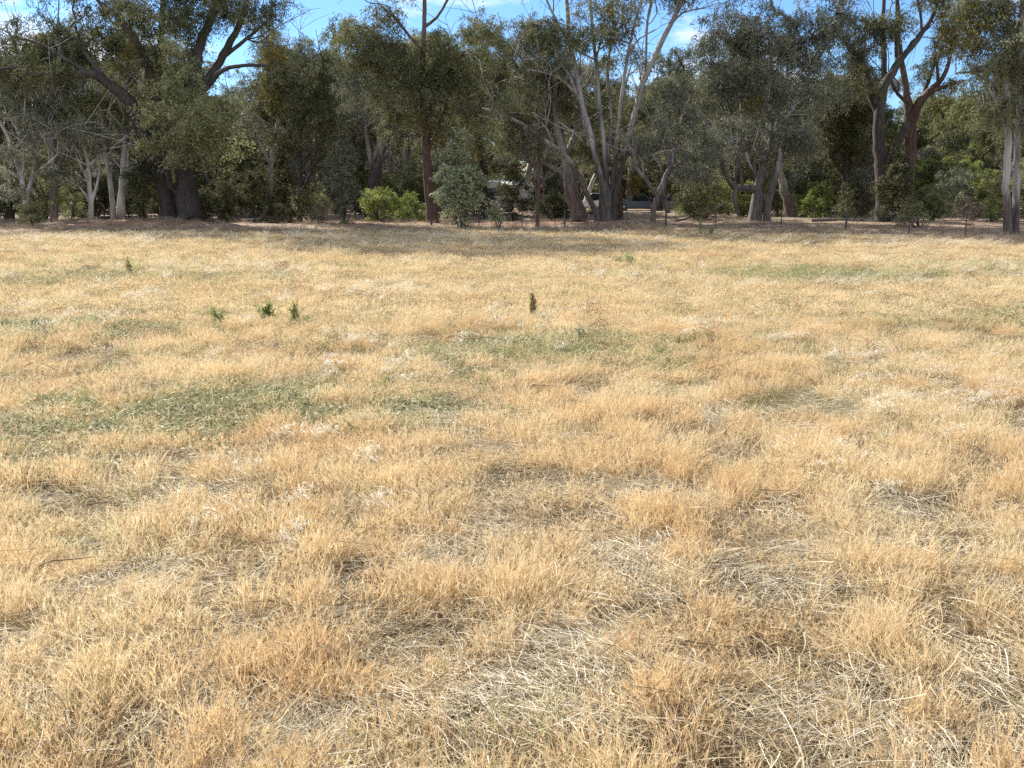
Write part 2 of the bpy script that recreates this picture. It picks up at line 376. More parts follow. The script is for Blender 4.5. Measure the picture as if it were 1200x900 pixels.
def tuft_green(seed, mat, n=16, rad=0.05, h=(0.07, 0.22), w=(0.0016, 0.003), up=0.3):
    rs = np.random.RandomState(seed)
    a = rs.rand(n) * 6.283; r = rad * np.sqrt(rs.rand(n))
    P0 = np.stack([r * np.cos(a), r * np.sin(a), np.full(n, -0.01)], -1)
    D = unit(np.stack([rs.randn(n) * up, rs.randn(n) * up, np.ones(n)], -1))
    L = h[0] + (h[1] - h[0]) * rs.rand(n)
    bend = np.stack([rs.randn(n) * 0.2, rs.randn(n) * 0.2, -0.15 * rs.rand(n)], -1)
    v, f, _ = strips(P0, D, L, w[0] + (w[1] - w[0]) * rs.rand(n), bend, 3, rs, 0.1)
    return bundle([(v, f, np.repeat(rs.rand(n), 8))], 'green_tuft', mat)
def tuft_oat(seed, mat, n=7, h=(0.26, 0.46)):
    rs = np.random.RandomState(seed)
    P0 = np.stack([rs.randn(n) * 0.05, rs.randn(n) * 0.05, np.full(n, -0.01)], -1)
    D = unit(np.stack([rs.randn(n) * 0.12 + 0.10, rs.randn(n) * 0.12 - 0.05, np.ones(n)], -1))
    L = h[0] + (h[1] - h[0]) * rs.rand(n)
    bend = np.stack([0.46 + rs.randn(n) * 0.1, -0.34 + rs.randn(n) * 0.1, -0.40 * np.ones(n)], -1)
    parts = []
    v, f, _ = strips(P0, D, L, np.full(n, 0.0011), bend, 5, rs, 0.4); parts.append((v, f, np.repeat(0.3 + 0.3 * rs.rand(n), 12)))
    q = 11; idx = np.repeat(np.arange(n), q); m = n * q; s = 0.58 + 0.42 * rs.rand(m)
    P = P0[idx] + D[idx] * (L[idx] * s)[:, None] + bend[idx] * (L[idx] * s * s)[:, None] + rs.randn(m, 3) * 0.010
    Dh = unit(np.stack([0.55 + rs.randn(m) * 0.3, rs.randn(m) * 0.35 - 0.2, -0.55 + rs.randn(m) * 0.3], -1))
    v, f, _ = strips(P, Dh, 0.020 + 0.018 * rs.rand(m), 0.0019 + 0.0017 * rs.rand(m), rs.randn(m, 3) * 0.05, 1, rs, 0.2)
    parts.append((v, f, np.repeat(0.6 + 0.4 * rs.rand(m), 4)))
    return bundle(parts, 'oat_tuft', mat)
def cover(seed, mat, n=70, rad=0.14, h=0.05, lw=0.007):
    rs = np.random.RandomState(seed)
    P0 = np.stack([rs.randn(n) * rad * 0.6, rs.randn(n) * rad * 0.6, 0.005 + h * rs.rand(n)], -1)
    D = unit(np.stack([rs.randn(n), rs.randn(n), 0.6 * rs.rand(n)], -1))
    v, f, _ = strips(P0, D, 0.015 + 0.03 * rs.rand(n), lw * (0.5 + 0.6 * rs.rand(n)), rs.randn(n, 3) * 0.2, 2, rs, 0.3, np.cross(D, np.tile([0.1, 0.1, 1.0], (n, 1)) + rs.randn(n, 3) * .3))
    return bundle([(v, f, np.repeat(rs.rand(n), 6))], 'cover_patch', mat)

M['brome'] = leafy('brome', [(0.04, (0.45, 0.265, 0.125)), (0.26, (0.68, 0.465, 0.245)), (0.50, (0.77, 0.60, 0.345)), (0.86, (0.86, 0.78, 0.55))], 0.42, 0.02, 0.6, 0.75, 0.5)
M['straw'] = leafy('straw', [(0.1, (0.40, 0.33, 0.21)), (0.5, (0.70, 0.62, 0.44)), (0.95, (0.88, 0.83, 0.68))], 0.25, 0.015, 0.6, 0.8, 0.2)
M['thatch'] = leafy('thatch', [(0.1, (0.13, 0.088, 0.045)), (0.5, (0.35, 0.265, 0.145)), (0.95, (0.64, 0.53, 0.34))], 0.22, 0.01, 0.6, 0.8, 0.2)
M['oat'] = leafy('oat', [(0.2, (0.64, 0.52, 0.33)), (0.6, (0.80, 0.71, 0.52)), (0.95, (0.90, 0.85, 0.72))], 0.4, 0.05, 0.45, 0.5, 0.15)
M['green_blade'] = leafy('green_blade', [(0.1, (0.22, 0.25, 0.07)), (0.5, (0.40, 0.43, 0.17)), (0.95, (0.64, 0.62, 0.33))], 0.42, 0.03, 0.5, 0.8, 0.3)
M['cover'] = leafy('cover', [(0.1, (0.17, 0.175, 0.07)), (0.5, (0.32, 0.32, 0.145)), (0.95, (0.52, 0.50, 0.28))], 0.3, 0.02, 0.5, 1.2, 0.35)
M['grey_weed'] = leafy('grey_weed', [(0.1, (0.16, 0.18, 0.09)), (0.5, (0.27, 0.29, 0.17)), (0.95, (0.42, 0.43, 0.29))], 0.3, 0.03, 0.5, 1.2, 0.2)
M['shade_grass'] = leafy('shade_grass', [(0.1, (0.19, 0.135, 0.095)), (0.5, (0.34, 0.255, 0.18)), (0.95, (0.50, 0.41, 0.29))], 0.3, 0.03, 0.5, 0.5, 0.4)

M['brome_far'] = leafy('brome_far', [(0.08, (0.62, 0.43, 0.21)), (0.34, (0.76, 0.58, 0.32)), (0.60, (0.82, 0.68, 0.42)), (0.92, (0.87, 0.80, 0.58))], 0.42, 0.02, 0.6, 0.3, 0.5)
def coll(name, meshes):
    c = bpy.data.collections.new(name)
    for k, me in enumerate(meshes):
        c.objects.link(bpy.data.objects.new('%s_%02d' % (me.name.split('.')[0], k), me))
    return c
def scatter(name, label, cat, pts, rz, tilt, scl, kind, collection):
    me = bpy.data.meshes.new(name); n = len(pts)
    me.vertices.add(n); me.vertices.foreach_set('co', np.ascontiguousarray(pts, np.float32).ravel())
    a = me.attributes.new('rot', 'FLOAT_VECTOR', 'POINT'); a.data.foreach_set('vector', np.stack([tilt[:, 0], tilt[:, 1], rz], -1).astype(np.float32).ravel())
    a = me.attributes.new('scl', 'FLOAT_VECTOR', 'POINT'); a.data.foreach_set('vector', np.ascontiguousarray(scl, np.float32).ravel())
    a = me.attributes.new('kindi', 'INT', 'POINT'); a.data.foreach_set('value', np.ascontiguousarray(kind, np.int32))
    ob = obj(name, me)
    g = bpy.data.node_groups.new(name + '_scatter', 'GeometryNodeTree')
    g.interface.new_socket('Geometry', in_out='INPUT', socket_type='NodeSocketGeometry')
    g.interface.new_socket('Geometry', in_out='OUTPUT', socket_type='NodeSocketGeometry')
    gi = g.nodes.new('NodeGroupInput'); go = g.nodes.new('NodeGroupOutput')
    iop = g.nodes.new('GeometryNodeInstanceOnPoints'); ci = g.nodes.new('GeometryNodeCollectionInfo')
    ci.inputs['Collection'].default_value = collection; ci.inputs['Separate Children'].default_value = True; ci.inputs['Reset Children'].default_value = True
    def na(nm, dt):
        x = g.nodes.new('GeometryNodeInputNamedAttribute'); x.data_type = dt; x.inputs['Name'].default_value = nm; return x.outputs['Attribute']
    L = g.links.new
    L(gi.outputs[0], iop.inputs['Points']); L(ci.outputs[0], iop.inputs['Instance'])
    iop.inputs['Pick Instance'].default_value = True
    L(na('kindi', 'INT'), iop.inputs['Instance Index'])
    e2r = g.nodes.new('FunctionNodeEulerToRotation'); L(na('rot', 'FLOAT_VECTOR'), e2r.inputs[0]); L(e2r.outputs[0], iop.inputs['Rotation'])
    L(na('scl', 'FLOAT_VECTOR'), iop.inputs['Scale']); L(iop.outputs[0], go.inputs[0])
    md = ob.modifiers.new('scatter', 'NODES'); md.node_group = g
    return tag(ob, label, cat, kind='stuff')

def ell(x, y, px, py, rx, ry, soft=0.5):
    cx, cy = G(px, py)
    return np.clip(1.3 - np.sqrt(((x - cx) / rx) ** 2 + ((y - cy) / ry) ** 2), 0, 1 / soft) * soft
GREEN = [(40, 522, 1.4, 0.75, 1.0), (230, 490, 1.9, 1.0, 1.1), (370, 470, 1.1, 0.6, .9), (630, 416, 2.2, 1.4, .75), (975, 325, 2.3, 2.0, 1.2), (520, 440, 1.0, .7, .4),
         (0, 388, 2.6, 1.6, .6), (110, 330, 4.2, 2.6, .45), (1170, 380, 2.4, 2.0, .5), (1180, 320, 3.0, 2.6, .35), (900, 545, .7, .4, .2)]
FLAT = [(765, 585, .42, .22, 1), (560, 655, .36, .16, 1), (700, 615, .3, .15, .8), (1045, 600, .26, .20, 1.2), (975, 660, .40, .22, .8), (905, 610, .14, .12, 1),
        (445, 690, .34, .18, 1), (420, 650, .25, .12, .8), (470, 850, .36, .16, 1.1), (650, 850, .30, .15, 1.1), (260, 770, .30, .14, .9), (90, 860, .22, .12, 1),
        (310, 870, .2, .1, .8), (860, 840, .22, .10, .5), (1130, 690, .2, .14, .7), (60, 660, .3, .15, .6), (200, 610, .3, .16, .5), (730, 800, .25, .1, .7),
        (640, 545, .3, .15, .6), (520, 545, .25, .12, .6), (395, 552, .22, .1, .7), (850, 495, .2, .12, .8), (385, 745, .2, .1, .5)]
TALL = [(590, 775, .24, .09, 1), (770, 715, .22, .10, 1), (640, 725, .3, .1, .8), (330, 640, .3, .12, .8), (1140, 540, .5, .35, .8), (60, 775, .2, .1, .9),
        (290, 720, .3, .1, .5), (1050, 850, .3, .1, .6), (870, 590, .3, .15, .6), (900, 870, .2, .1, .5), (1100, 780, .3, .15, .5), (180, 640, .3, .12, .6)]
OAT = [(1010, 435, 1.5, 0.7, 1.3), (1150, 470, 1.0, 0.8, 1.8), (1100, 490, .8, .5, 1.2), (900, 440, 1.0, .6, .5), (290, 365, 1.4, .9, .6), (930, 340, 3.5, 1.1, .7), (420, 350, 2.5, 1.6, .5),
       (700, 330, 5, 4, .25), (1180, 330, 4, 3, .5), (60, 380, 2, 1, .4), (200, 320, 4, 3, .35), (850, 395, 1.2, 1.0, .35)]
def zone(L, x, y):
    t = 0
    k = 0.78 if L is FLAT else 1.0
    for px, py, rx, ry, w in L: t = np.maximum(t, ell(x, y, px, py, rx * k, ry * k) * w)
    return t
def sample(bands, seed):
    """bands: (y0, y1, density per m2) -> points in a wedge a little wider than the view"""
    rs = np.random.RandomState(seed); out = []
    for y0, y1, d in bands:
        wmax = 2 * (0.62 * y1 + 2.0); n = int((y1 - y0) * wmax * d)
        y = y0 + (y1 - y0) * rs.rand(n); x = (rs.rand(n) - 0.5) * wmax
        k = np.abs(x) < 0.62 * y + 2.0; out.append(np.stack([x[k], y[k]], -1))
    return np.vstack(out), rs
def put(name, label, cat, p, rs, base, collection, nvar, rz=None, tilt=0.12, scl=None, lean=(0, 0), zoff=0.0):
    n = len(p); z = height(p[:, 0], p[:, 1]) + zoff
    pts = np.stack([p[:, 0], p[:, 1], z], -1)
    if rz is None: rz = rs.rand(n) * 6.283
    if scl is None: scl = np.ones(n)
    s3 = np.stack([scl, scl, scl], -1) if scl.ndim == 1 else scl
    tl = rs.randn(n, 2) * tilt + np.array(lean)
    return scatter(name, label, cat, pts, rz, tl, s3, base + rs.randint(0, nvar, n), collection)

def build_grass():
    # thatch: short dead under-layer over the whole field
    p, rs = sample([(1.0, 4, 130), (4, 9, 95), (9, 18, 60), (18, 52, 22)], 11)
    d = p[:, 1] - edge(p[:, 0]); p = p[(d < 2 + rs.randn(len(d))) & (rs.rand(len(d)) < 0.12 + sstep(0.36, 0.50, 0.3 * fbm(p[:, 0] * 2.6, p[:, 1] * 2.6, 71, 3) + 0.7 * fbm(p[:, 0] * 8, p[:, 1] * 8, 72, 2)))]
    s = 0.8 + 0.5 * rs.rand(len(p)) + 0.03 * p[:, 1]
    ang = fbm(p[:, 0] * 0.8, p[:, 1] * 0.8, 55, 2) * 9 + rs.randn(len(p)) * 0.5
    c = coll('thatch_kinds', [mat_straw(900 + k, M['thatch'], 44, 0.10, 1.0, 0.045, (0.05, 0.16)) for k in range(5)])
    put('dead_thatch', 'short brown dead thatch covering the soil between the grass tufts', 'thatch', p, rs, 0, c, 5, ang, 0.2, s)
    # matted pale straw
    p, rs = sample([(1.0, 4, 82), (4, 8, 56), (8, 16, 16), (16, 45, 4)], 12)
    fl = zone(FLAT, p[:, 0], p[:, 1]); nn = 0.4 * fbm(p[:, 0] * 1.7, p[:, 1] * 1.7, 21, 3) + 0.6 * fbm(p[:, 0] * 5.5, p[:, 1] * 5.5, 37, 3) * -1 + 0.6
    keep = rs.rand(len(p)) < np.clip(0.16 + 1.3 * fl + 3.2 * (nn - 0.50), 0.08, 1)
    p = p[keep]; ang = fbm(p[:, 0] * 1.1, p[:, 1] * 1.1, 65, 2) * 8 + rs.randn(len(p)) * 0.35
    c = coll('straw_kinds', [mat_straw(700 + k, M['straw']) for k in range(6)])
    put('flattened_straw', 'pale flattened straw stalks lying in matted swirls between the upright grass', 'straw', p, rs, 0, c, 6, ang, 0.10, 0.75 + 0.5 * rs.rand(len(p)), zoff=0.012)
    # upright dry brome
    p, rs = sample([(1.0, 4, 120), (4, 9, 100), (9, 18, 60), (18, 50, 26)], 13)
    x, y = p.T; fl = zone(FLAT, x, y); ta = zone(TALL, x, y); gr = zone(GREEN, x, y); nn = 0.45 * fbm(x * 1.9, y * 1.9, 33, 3) + 0.55 * fbm(x * 5.5, y * 5.5, 37, 3)
    d = y - edge(x)
    fy = 1 - 0.75 * sstep(7, 15, y); dens = np.clip(0.46 + 0.25 * (1 - fy) + 5.0 * fy * (nn - 0.50) + 0.8 * ta - 1.4 * fl, 0.03, 1)
    dens = dens * (1 - 0.85 * np.clip(gr, 0, 1)) * (1 - sstep(-1.2, 2.0, d + 7 * (fbm(x * 0.35, y * 0.5, 8, 4) - 0.5)))
    keep = rs.rand(len(p)) < dens; p = p[keep]; x, y = p.T
    fy = 1 - 0.7 * sstep(7, 15, y); hh = (0.36 + 0.50 * (0.3 + fy * (fbm(x * 1.3, y * 1.3, 44, 3) - 0.5)) + 0.6 * (0.2 + fy * (fbm(x * 4.5, y * 4.5, 46, 2) - 0.5)) + 0.40 * ta[keep]) * (1 - 0.3 * np.clip(gr[keep], 0, 1)) * (0.8 + 0.4 * rs.rand(len(p)))
    hh *= 1 - 0.25 * np.clip(fl[keep], 0, 1)
    w = 1.0 + 0.028 * np.maximum(0, y - 4)
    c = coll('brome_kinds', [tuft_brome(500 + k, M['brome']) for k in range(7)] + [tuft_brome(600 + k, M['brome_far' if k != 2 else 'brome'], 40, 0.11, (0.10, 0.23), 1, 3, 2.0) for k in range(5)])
    far = y > 12
    s3 = np.stack([w, w, hh * (1 + 0.006 * np.maximum(0, y - 6))], -1)
    nr = ~far
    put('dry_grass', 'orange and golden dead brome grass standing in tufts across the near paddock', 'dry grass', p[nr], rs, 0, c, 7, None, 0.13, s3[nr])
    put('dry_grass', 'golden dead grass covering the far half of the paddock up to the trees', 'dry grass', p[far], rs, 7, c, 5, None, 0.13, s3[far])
    # green blades
    p, rs = sample([(1.0, 5, 40), (5, 12, 44), (12, 24, 26), (24, 48, 7)], 14)
    x, y = p.T; gr = zone(GREEN, x, y); nn = fbm(x * 0.9, y * 0.9, 93, 4)
    keep = (rs.rand(len(p)) < np.clip(0.24 + 0.22 * sstep(5, 8, y) * (1 - sstep(18, 26, y)) + 2.4 * (nn - 0.50) + 1.1 * gr, 0.07, 1)) & (y < edge(x) + 3); p = p[keep]
    c = coll('green_kinds', [tuft_green(300 + k, M['green_blade']) for k in range(5)])
    sc = (0.45 + 0.5 * rs.rand(len(p))) * (1 + 0.02 * p[:, 1]) * (1 - 0.15 * gr[keep])
    put('green_grass', 'scattered green grass blades mixed into the dead grass', 'green grass', p, rs, 0, c, 5, None, 0.1, sc)
    # low green cover
    p, rs = sample([(4.5, 12, 80), (12, 26, 60)], 15)
    x, y = p.T; gr = zone(GREEN, x, y); nn = fbm(x * 1.5, y * 1.5, 98, 3)
    keep = rs.rand(len(p)) < np.clip(1.6 * gr + 1.4 * (nn - 0.5) - 0.1, 0, 1) * (gr > 0.03); p = p[keep]
    c = coll('cover_kinds', [cover(200 + k, M['cover'], 80, 0.15, 0.07, 0.0075) for k in range(4)])
    put('ground_cover', 'low grey green ground cover in patches on the paddock', 'ground cover', p, rs, 0, c, 4, None, 0.1, 0.8 + 0.6 * rs.rand(len(p)), zoff=0.02)
    # wild oats
    p, rs = sample([(4, 12, 30), (12, 24, 13), (24, 46, 7)], 16)
    x, y = p.T; oa = zone(OAT, x, y); nn = fbm(x * 0.7, y * 0.7, 111, 4)
    rim = sstep(24, 34, y) * 0.6
    keep = (rs.rand(len(p)) < np.clip(0.02 + 0.75 * oa + 0.9 * (nn - 0.58) + rim * .5, 0, 0.95)) & (y < edge(x) - 0.5); p = p[keep]
    c = coll('oat_kinds', [tuft_oat(100 + k, M['oat']) for k in range(5)])
    put('wild_oats', 'pale wild oat stalks with white drooping heads leaning in the wind', 'wild oats', p, rs, 0, c, 5, rs.randn(len(p)) * 0.3, 0.06, (0.7 + 0.35 * rs.rand(len(p))) * (1 + 0.012 * p[:, 1]))
    # thin grass and litter at the wood's edge
    rs = np.random.RandomState(17); n = 16000
    y = 30 + 46 * rs.rand(n); x = (rs.rand(n) - 0.5) * 2 * (0.62 * y + 2); d = y - edge(x)
    nn = fbm(x * 0.4, y * 0.4, 131, 4)
    keep = rs.rand(n) < np.clip(sstep(-3, 1, d) * (0.95 - 0.045 * np.maximum(d, 0)) + 2.0 * (nn - 0.6), 0, 1) * (d > -3)
    p = np.stack([x, y], -1)[keep]
    c = coll('edge_kinds', [tuft_brome(400 + k, M['shade_grass'], 34, 0.14, (0.05, 0.20), 1, 2, 2.4) for k in range(4)])
    put('woodland_grass', 'thin brown grass and leaf litter under the trees along the paddock edge', 'woodland grass', p, rs, 0, c, 4, None, 0.2, 0.7 + 0.8 * rs.rand(len(p)))
build_grass()

# ------------------------------------------------------------------ trees
def leaves(P, rs, L, W, droop=0.6, spread=1.0):
    n = len(P)
    D = unit(np.stack([rs.randn(n) * spread, rs.randn(n) * spread, rs.randn(n) * 0.5 * spread - droop], -1))
    ln = L * (0.6 + 0.8 * rs.rand(n)); w = W * (0.7 + 0.6 * rs.rand(n))
    sd = unit(np.cross(D, rs.randn(n, 3)))
    nrm = np.cross(D, sd)
    V = np.zeros((n, 4, 3))
    V[:, 0] = P; V[:, 2] = P + D * ln[:, None] + nrm * (ln * 0.12)[:, None]
    m = P + D * (ln * 0.45)[:, None]
    V[:, 1] = m + sd * w[:, None]; V[:, 3] = m - sd * w[:, None]
    F = np.arange(n * 4).reshape(-1, 4)
    return V.reshape(-1, 3), F, np.repeat(rs.rand(n), 4)
def clump_leaves(cent, rad, nper, rs, L, W, droop, flat=0.75, ns=9):
    """every clump is a handful of sprays, each spray a cloud of leaves"""
    pts = []; tone = []
    for c, r in zip(cent, rad):
        k = max(4, int(ns * 1.7 * (0.7 + 0.6 * rs.rand())))
        o = unit(rs.randn(k, 3) + np.array([0, 0, 0.25])); q = o * (r * (0.15 + 0.75 * rs.rand(k)))[:, None]; q[:, 2] *= flat
        m = max(2, int(nper * 1.15 * (r / 0.85) ** 2 / k)); t = rs.rand(k, m, 1)
        g = rs.randn(k, m, 3) * (r * 0.10)
        ln = (r * (0.3 + 0.6 * rs.rand(k)))[:, None, None]; oh = o[:, None, :] * np.array([1, 1, 0.4])
        pts.append((c + q[:, None, :] + g + oh * ln * t * 0.9 - np.array([0, 0, 1.0]) * ln * t * t * 0.8).reshape(-1, 3))
        tone.append(np.repeat(np.clip(rs.rand() * 0.6 + 0.4 * rs.rand(k), 0, 1), m))
    v, f, b = leaves(np.vstack(pts), rs, L, W, droop)
    return v, f, 0.35 * b + 0.65 * np.repeat(np.concatenate(tone), 4)

def ground_at(px, Y): x = (px - 600) / FPX * Y / math.cos(0); return x
def make_tree(name, limbs, clumps, rads, bmat, lmat, seed, loc, nper=330, L=0.165, W=0.0205, droop=1.0, twig=0.014, extra=(), flute=0.06, fine=True, ns=9, bare=0):
    """limbs: list of (points local, radii); clumps: centres local. extra: (part name, centres, radii, material, nper, L, W, droop)
    -> Empty > trunk, crown (+ extra leaf parts)"""
    rs = np.random.RandomState(seed)
    root = empty(name, loc)
    A = Acc(); nodes = []; nr = []
    for k, (P, r) in enumerate(limbs):
        big = max(r) > 0.12
        Q, q = catmull(P, r, 0.45 if big else 0.6)
        Q = Q + rs.randn(*Q.shape) * np.minimum(q * 0.10, 0.03)[:, None]
        A.tube(Q, q * (1 + rs.randn(len(q)) * 0.03), 12 if big else 7, flute if big else 0.0, rs)
        st = max(1, len(Q) // 12); nodes.extend(Q[len(Q) // 4::st]); nr.extend(q[len(Q) // 4::st])
        if len(Q): nodes.append(Q[-1]); nr.append(q[-1])
    for _ in range(bare):                                   # bare pale secondary branches through the crown
        P, r = limbs[rs.randint(len(limbs))]; i = rs.randint(len(P) // 2, len(P)); a = P[i] if i < len(P) else P[-1]
        if a[2] < 1.5: continue
        t = unit((P[i] - P[i - 1])[None])[0]; d = unit((t + rs.randn(3) * 0.55 + np.array([0, 0, .25]))[None])[0]; l = 1.5 + 3.5 * rs.rand(); rr = min(r[i] * .55, .05)
        m = a + d * l * .5 + rs.randn(3) * l * .09; e = a + d * l + rs.randn(3) * l * .16
        Q, q = catmull(np.array([a, a + d * l * .25 + rs.randn(3) * l * .05, m, e]), np.array([rr, rr * .8, rr * .6, .012]), .5); A.tube(Q, q, 5)
        for _ in range(4):
            b0 = Q[rs.randint(len(Q) // 3, len(Q))]; e2 = b0 + (d * .7 + rs.randn(3) * .5) * l * .35
            A.tube(np.array([b0, (b0 + e2) / 2 + rs.randn(3) * .1, e2]), np.array([.018, .014, .006]), 4)
    nodes = np.array(nodes); nr = np.array(nr)
    cl = np.array(clumps); n = len(cl); n0 = len(nodes)
    if n:
        allp = np.vstack([nodes, cl]); par = np.full(n, -1)
        # greedy tree: attach the clump nearest to the growing skeleton
        dist = np.full(n, 1e9); who = np.zeros(n, int); cost = np.zeros(len(allp))
        for i in range(n):
            d = np.linalg.norm(nodes - cl[i], axis=1) + 0.9 * np.maximum(0, nodes[:, 2] - cl[i, 2] + 0.2)
            who[i] = np.argmin(d); dist[i] = d[who[i]]
        done = np.zeros(n, bool); order = []
        for _ in range(n):
            i = int(np.argmin(np.where(done, 1e9, dist))); done[i] = True; par[i] = who[i]; order.append(i)
            cost[n0 + i] = dist[i]
            d = np.linalg.norm(cl - cl[i], axis=1) + 0.35 * cost[n0 + i] + 0.5 * np.maximum(0, cl[i, 2] - cl[:, 2])
            up = (d < dist) & ~done; dist[up] = d[up]; who[up] = n0 + i
        desc = np.ones(n)
        for i in reversed(order):
            if par[i] >= n0: desc[par[i] - n0] += desc[i]
        for i in range(n):
            a = allp[par[i]]; b = cl[i]; v = b - a; l = np.linalg.norm(v) + 1e-6
            r0 = twig * desc[i] ** 0.5 + 0.004; r0 = min(r0, nr[par[i]] * 0.8 if par[i] < n0 else 9)
            m1 = a + v * 0.35 + rs.randn(3) * l * 0.09 + np.array([0, 0, 0.08 * l]); m2 = a + v * 0.7 + rs.randn(3) * l * 0.07 + np.array([0, 0, 0.07 * l])
            A.tube(np.array([a, m1, m2, b]), np.array([r0, r0 * 0.85, r0 * 0.7, twig * 0.6]), 4 if r0 < 0.04 else 6)
            if fine:
                for _ in range(3):
                    e = b + rs.randn(3) * rads[i] * 0.55; s0 = b - v * 0.25 * rs.rand()
                    A.tube(np.array([s0, (s0 + e) / 2 + rs.randn(3) * 0.08, e]), np.array([0.013, 0.010, 0.005]), 3)
    obj('trunk', A.mesh('trunk', bmat), root)
    if n:
        v, f, b = clump_leaves(cl, rads, nper, rs, L, W, droop, ns=ns)
        obj('crown', quad_mesh('crown', v, f, lmat, False, b), root)
    for nm, cc, rr, mt, npp, LL, WW, dr in extra:
        v, f, b = clump_leaves(cc, rr, npp, rs, LL, WW, dr, flat=1.5 if nm == 'mistletoe' else 0.8)
        obj(nm, quad_mesh(nm, v, f, mt, False, b), root)
    return root

def blob(cx, cy, cz, rx, ry, rz, n, rs, shell=0.35):
    q = unit(rs.randn(n, 3)) * ((shell + (1 - shell) * rs.rand(n) ** 0.6))[:, None]
    return q * np.array([rx, ry, rz]) + np.array([cx, cy, cz])
def traced(name, Y, base, limbs, blobs, bmat, lmat, seed, label, group='gum trees along the paddock edge', cr=(0.55, 1.0), extra=(), lw=1.0, **kw):
    """limbs in photo pixels at the tree's own distance: [(px, py, width px, depth offset m), ...]"""
    rs = np.random.RandomState(seed * 3 + 1)
    b = P3(base[0], base[1], Y); gz = hz(b[0], Y); loc = np.array((b[0], Y, gz - 0.05))
    LL = []
    for l in limbs:
        P = []; r = []
        for q in l:
            px, py, w = q[:3]; dy = q[3] if len(q) > 3 else 0
            p = P3(px, py, Y + dy) - loc; P.append(p); r.append(max(0.014, w * 0.5 * lw * Y / FPX))
        P = np.array(P); r = np.array(r)
        if abs(l[0][1] - base[1]) < 12 and P[0][2] < 1.2:       # the foot of a trunk: sink it and flare it
            P[0][2] = -0.15; P = np.vstack([P[0], P[0] * 0.75 + P[1] * 0.25, P[1:]]); r = np.concatenate([[r[0] * 1.35], [r[0]], r[1:]])
        LL.append((P, r))
    def conv(bl):
        out = []; 
        for q in bl:
            px, py, rx, ry, n = q[:5]; dy = q[5] if len(q) > 5 else 0; dr = q[6] if len(q) > 6 else None
            c = P3(px, py, Y + dy) - loc; s = Y / FPX
            out.append(blob(c[0], c[1], c[2], rx * s, dr if dr else max(1.0, min(rx, 70) * s * 0.8), ry * s, n, rs))
        return np.vstack(out) if out else np.zeros((0, 3))
    cl = conv(blobs); cl = cl[cl[:, 2] > 0.3]; rad = cr[0] + (cr[1] - cr[0]) * rs.rand(len(cl))
    extra = [e for q in extra for e in (q if isinstance(q, list) else [q])]
    ex = [(nm, conv(bl), np.full(sum(q[4] for q in bl), rr), mt, npp, l_, w_, d_) for nm, bl, rr, mt, npp, l_, w_, d_ in extra]
    kw.setdefault('bare', 14)
    root = make_tree(name, LL, cl, rad, M[bmat], M[lmat], seed, tuple(loc), extra=ex, **kw)
    return tag(root, label, 'tree', group)

MI = lambda bl, r=0.5: [('mistletoe', [b], r, M['mistletoe'], 260, 0.16, 0.022, 1.6) for b in bl]

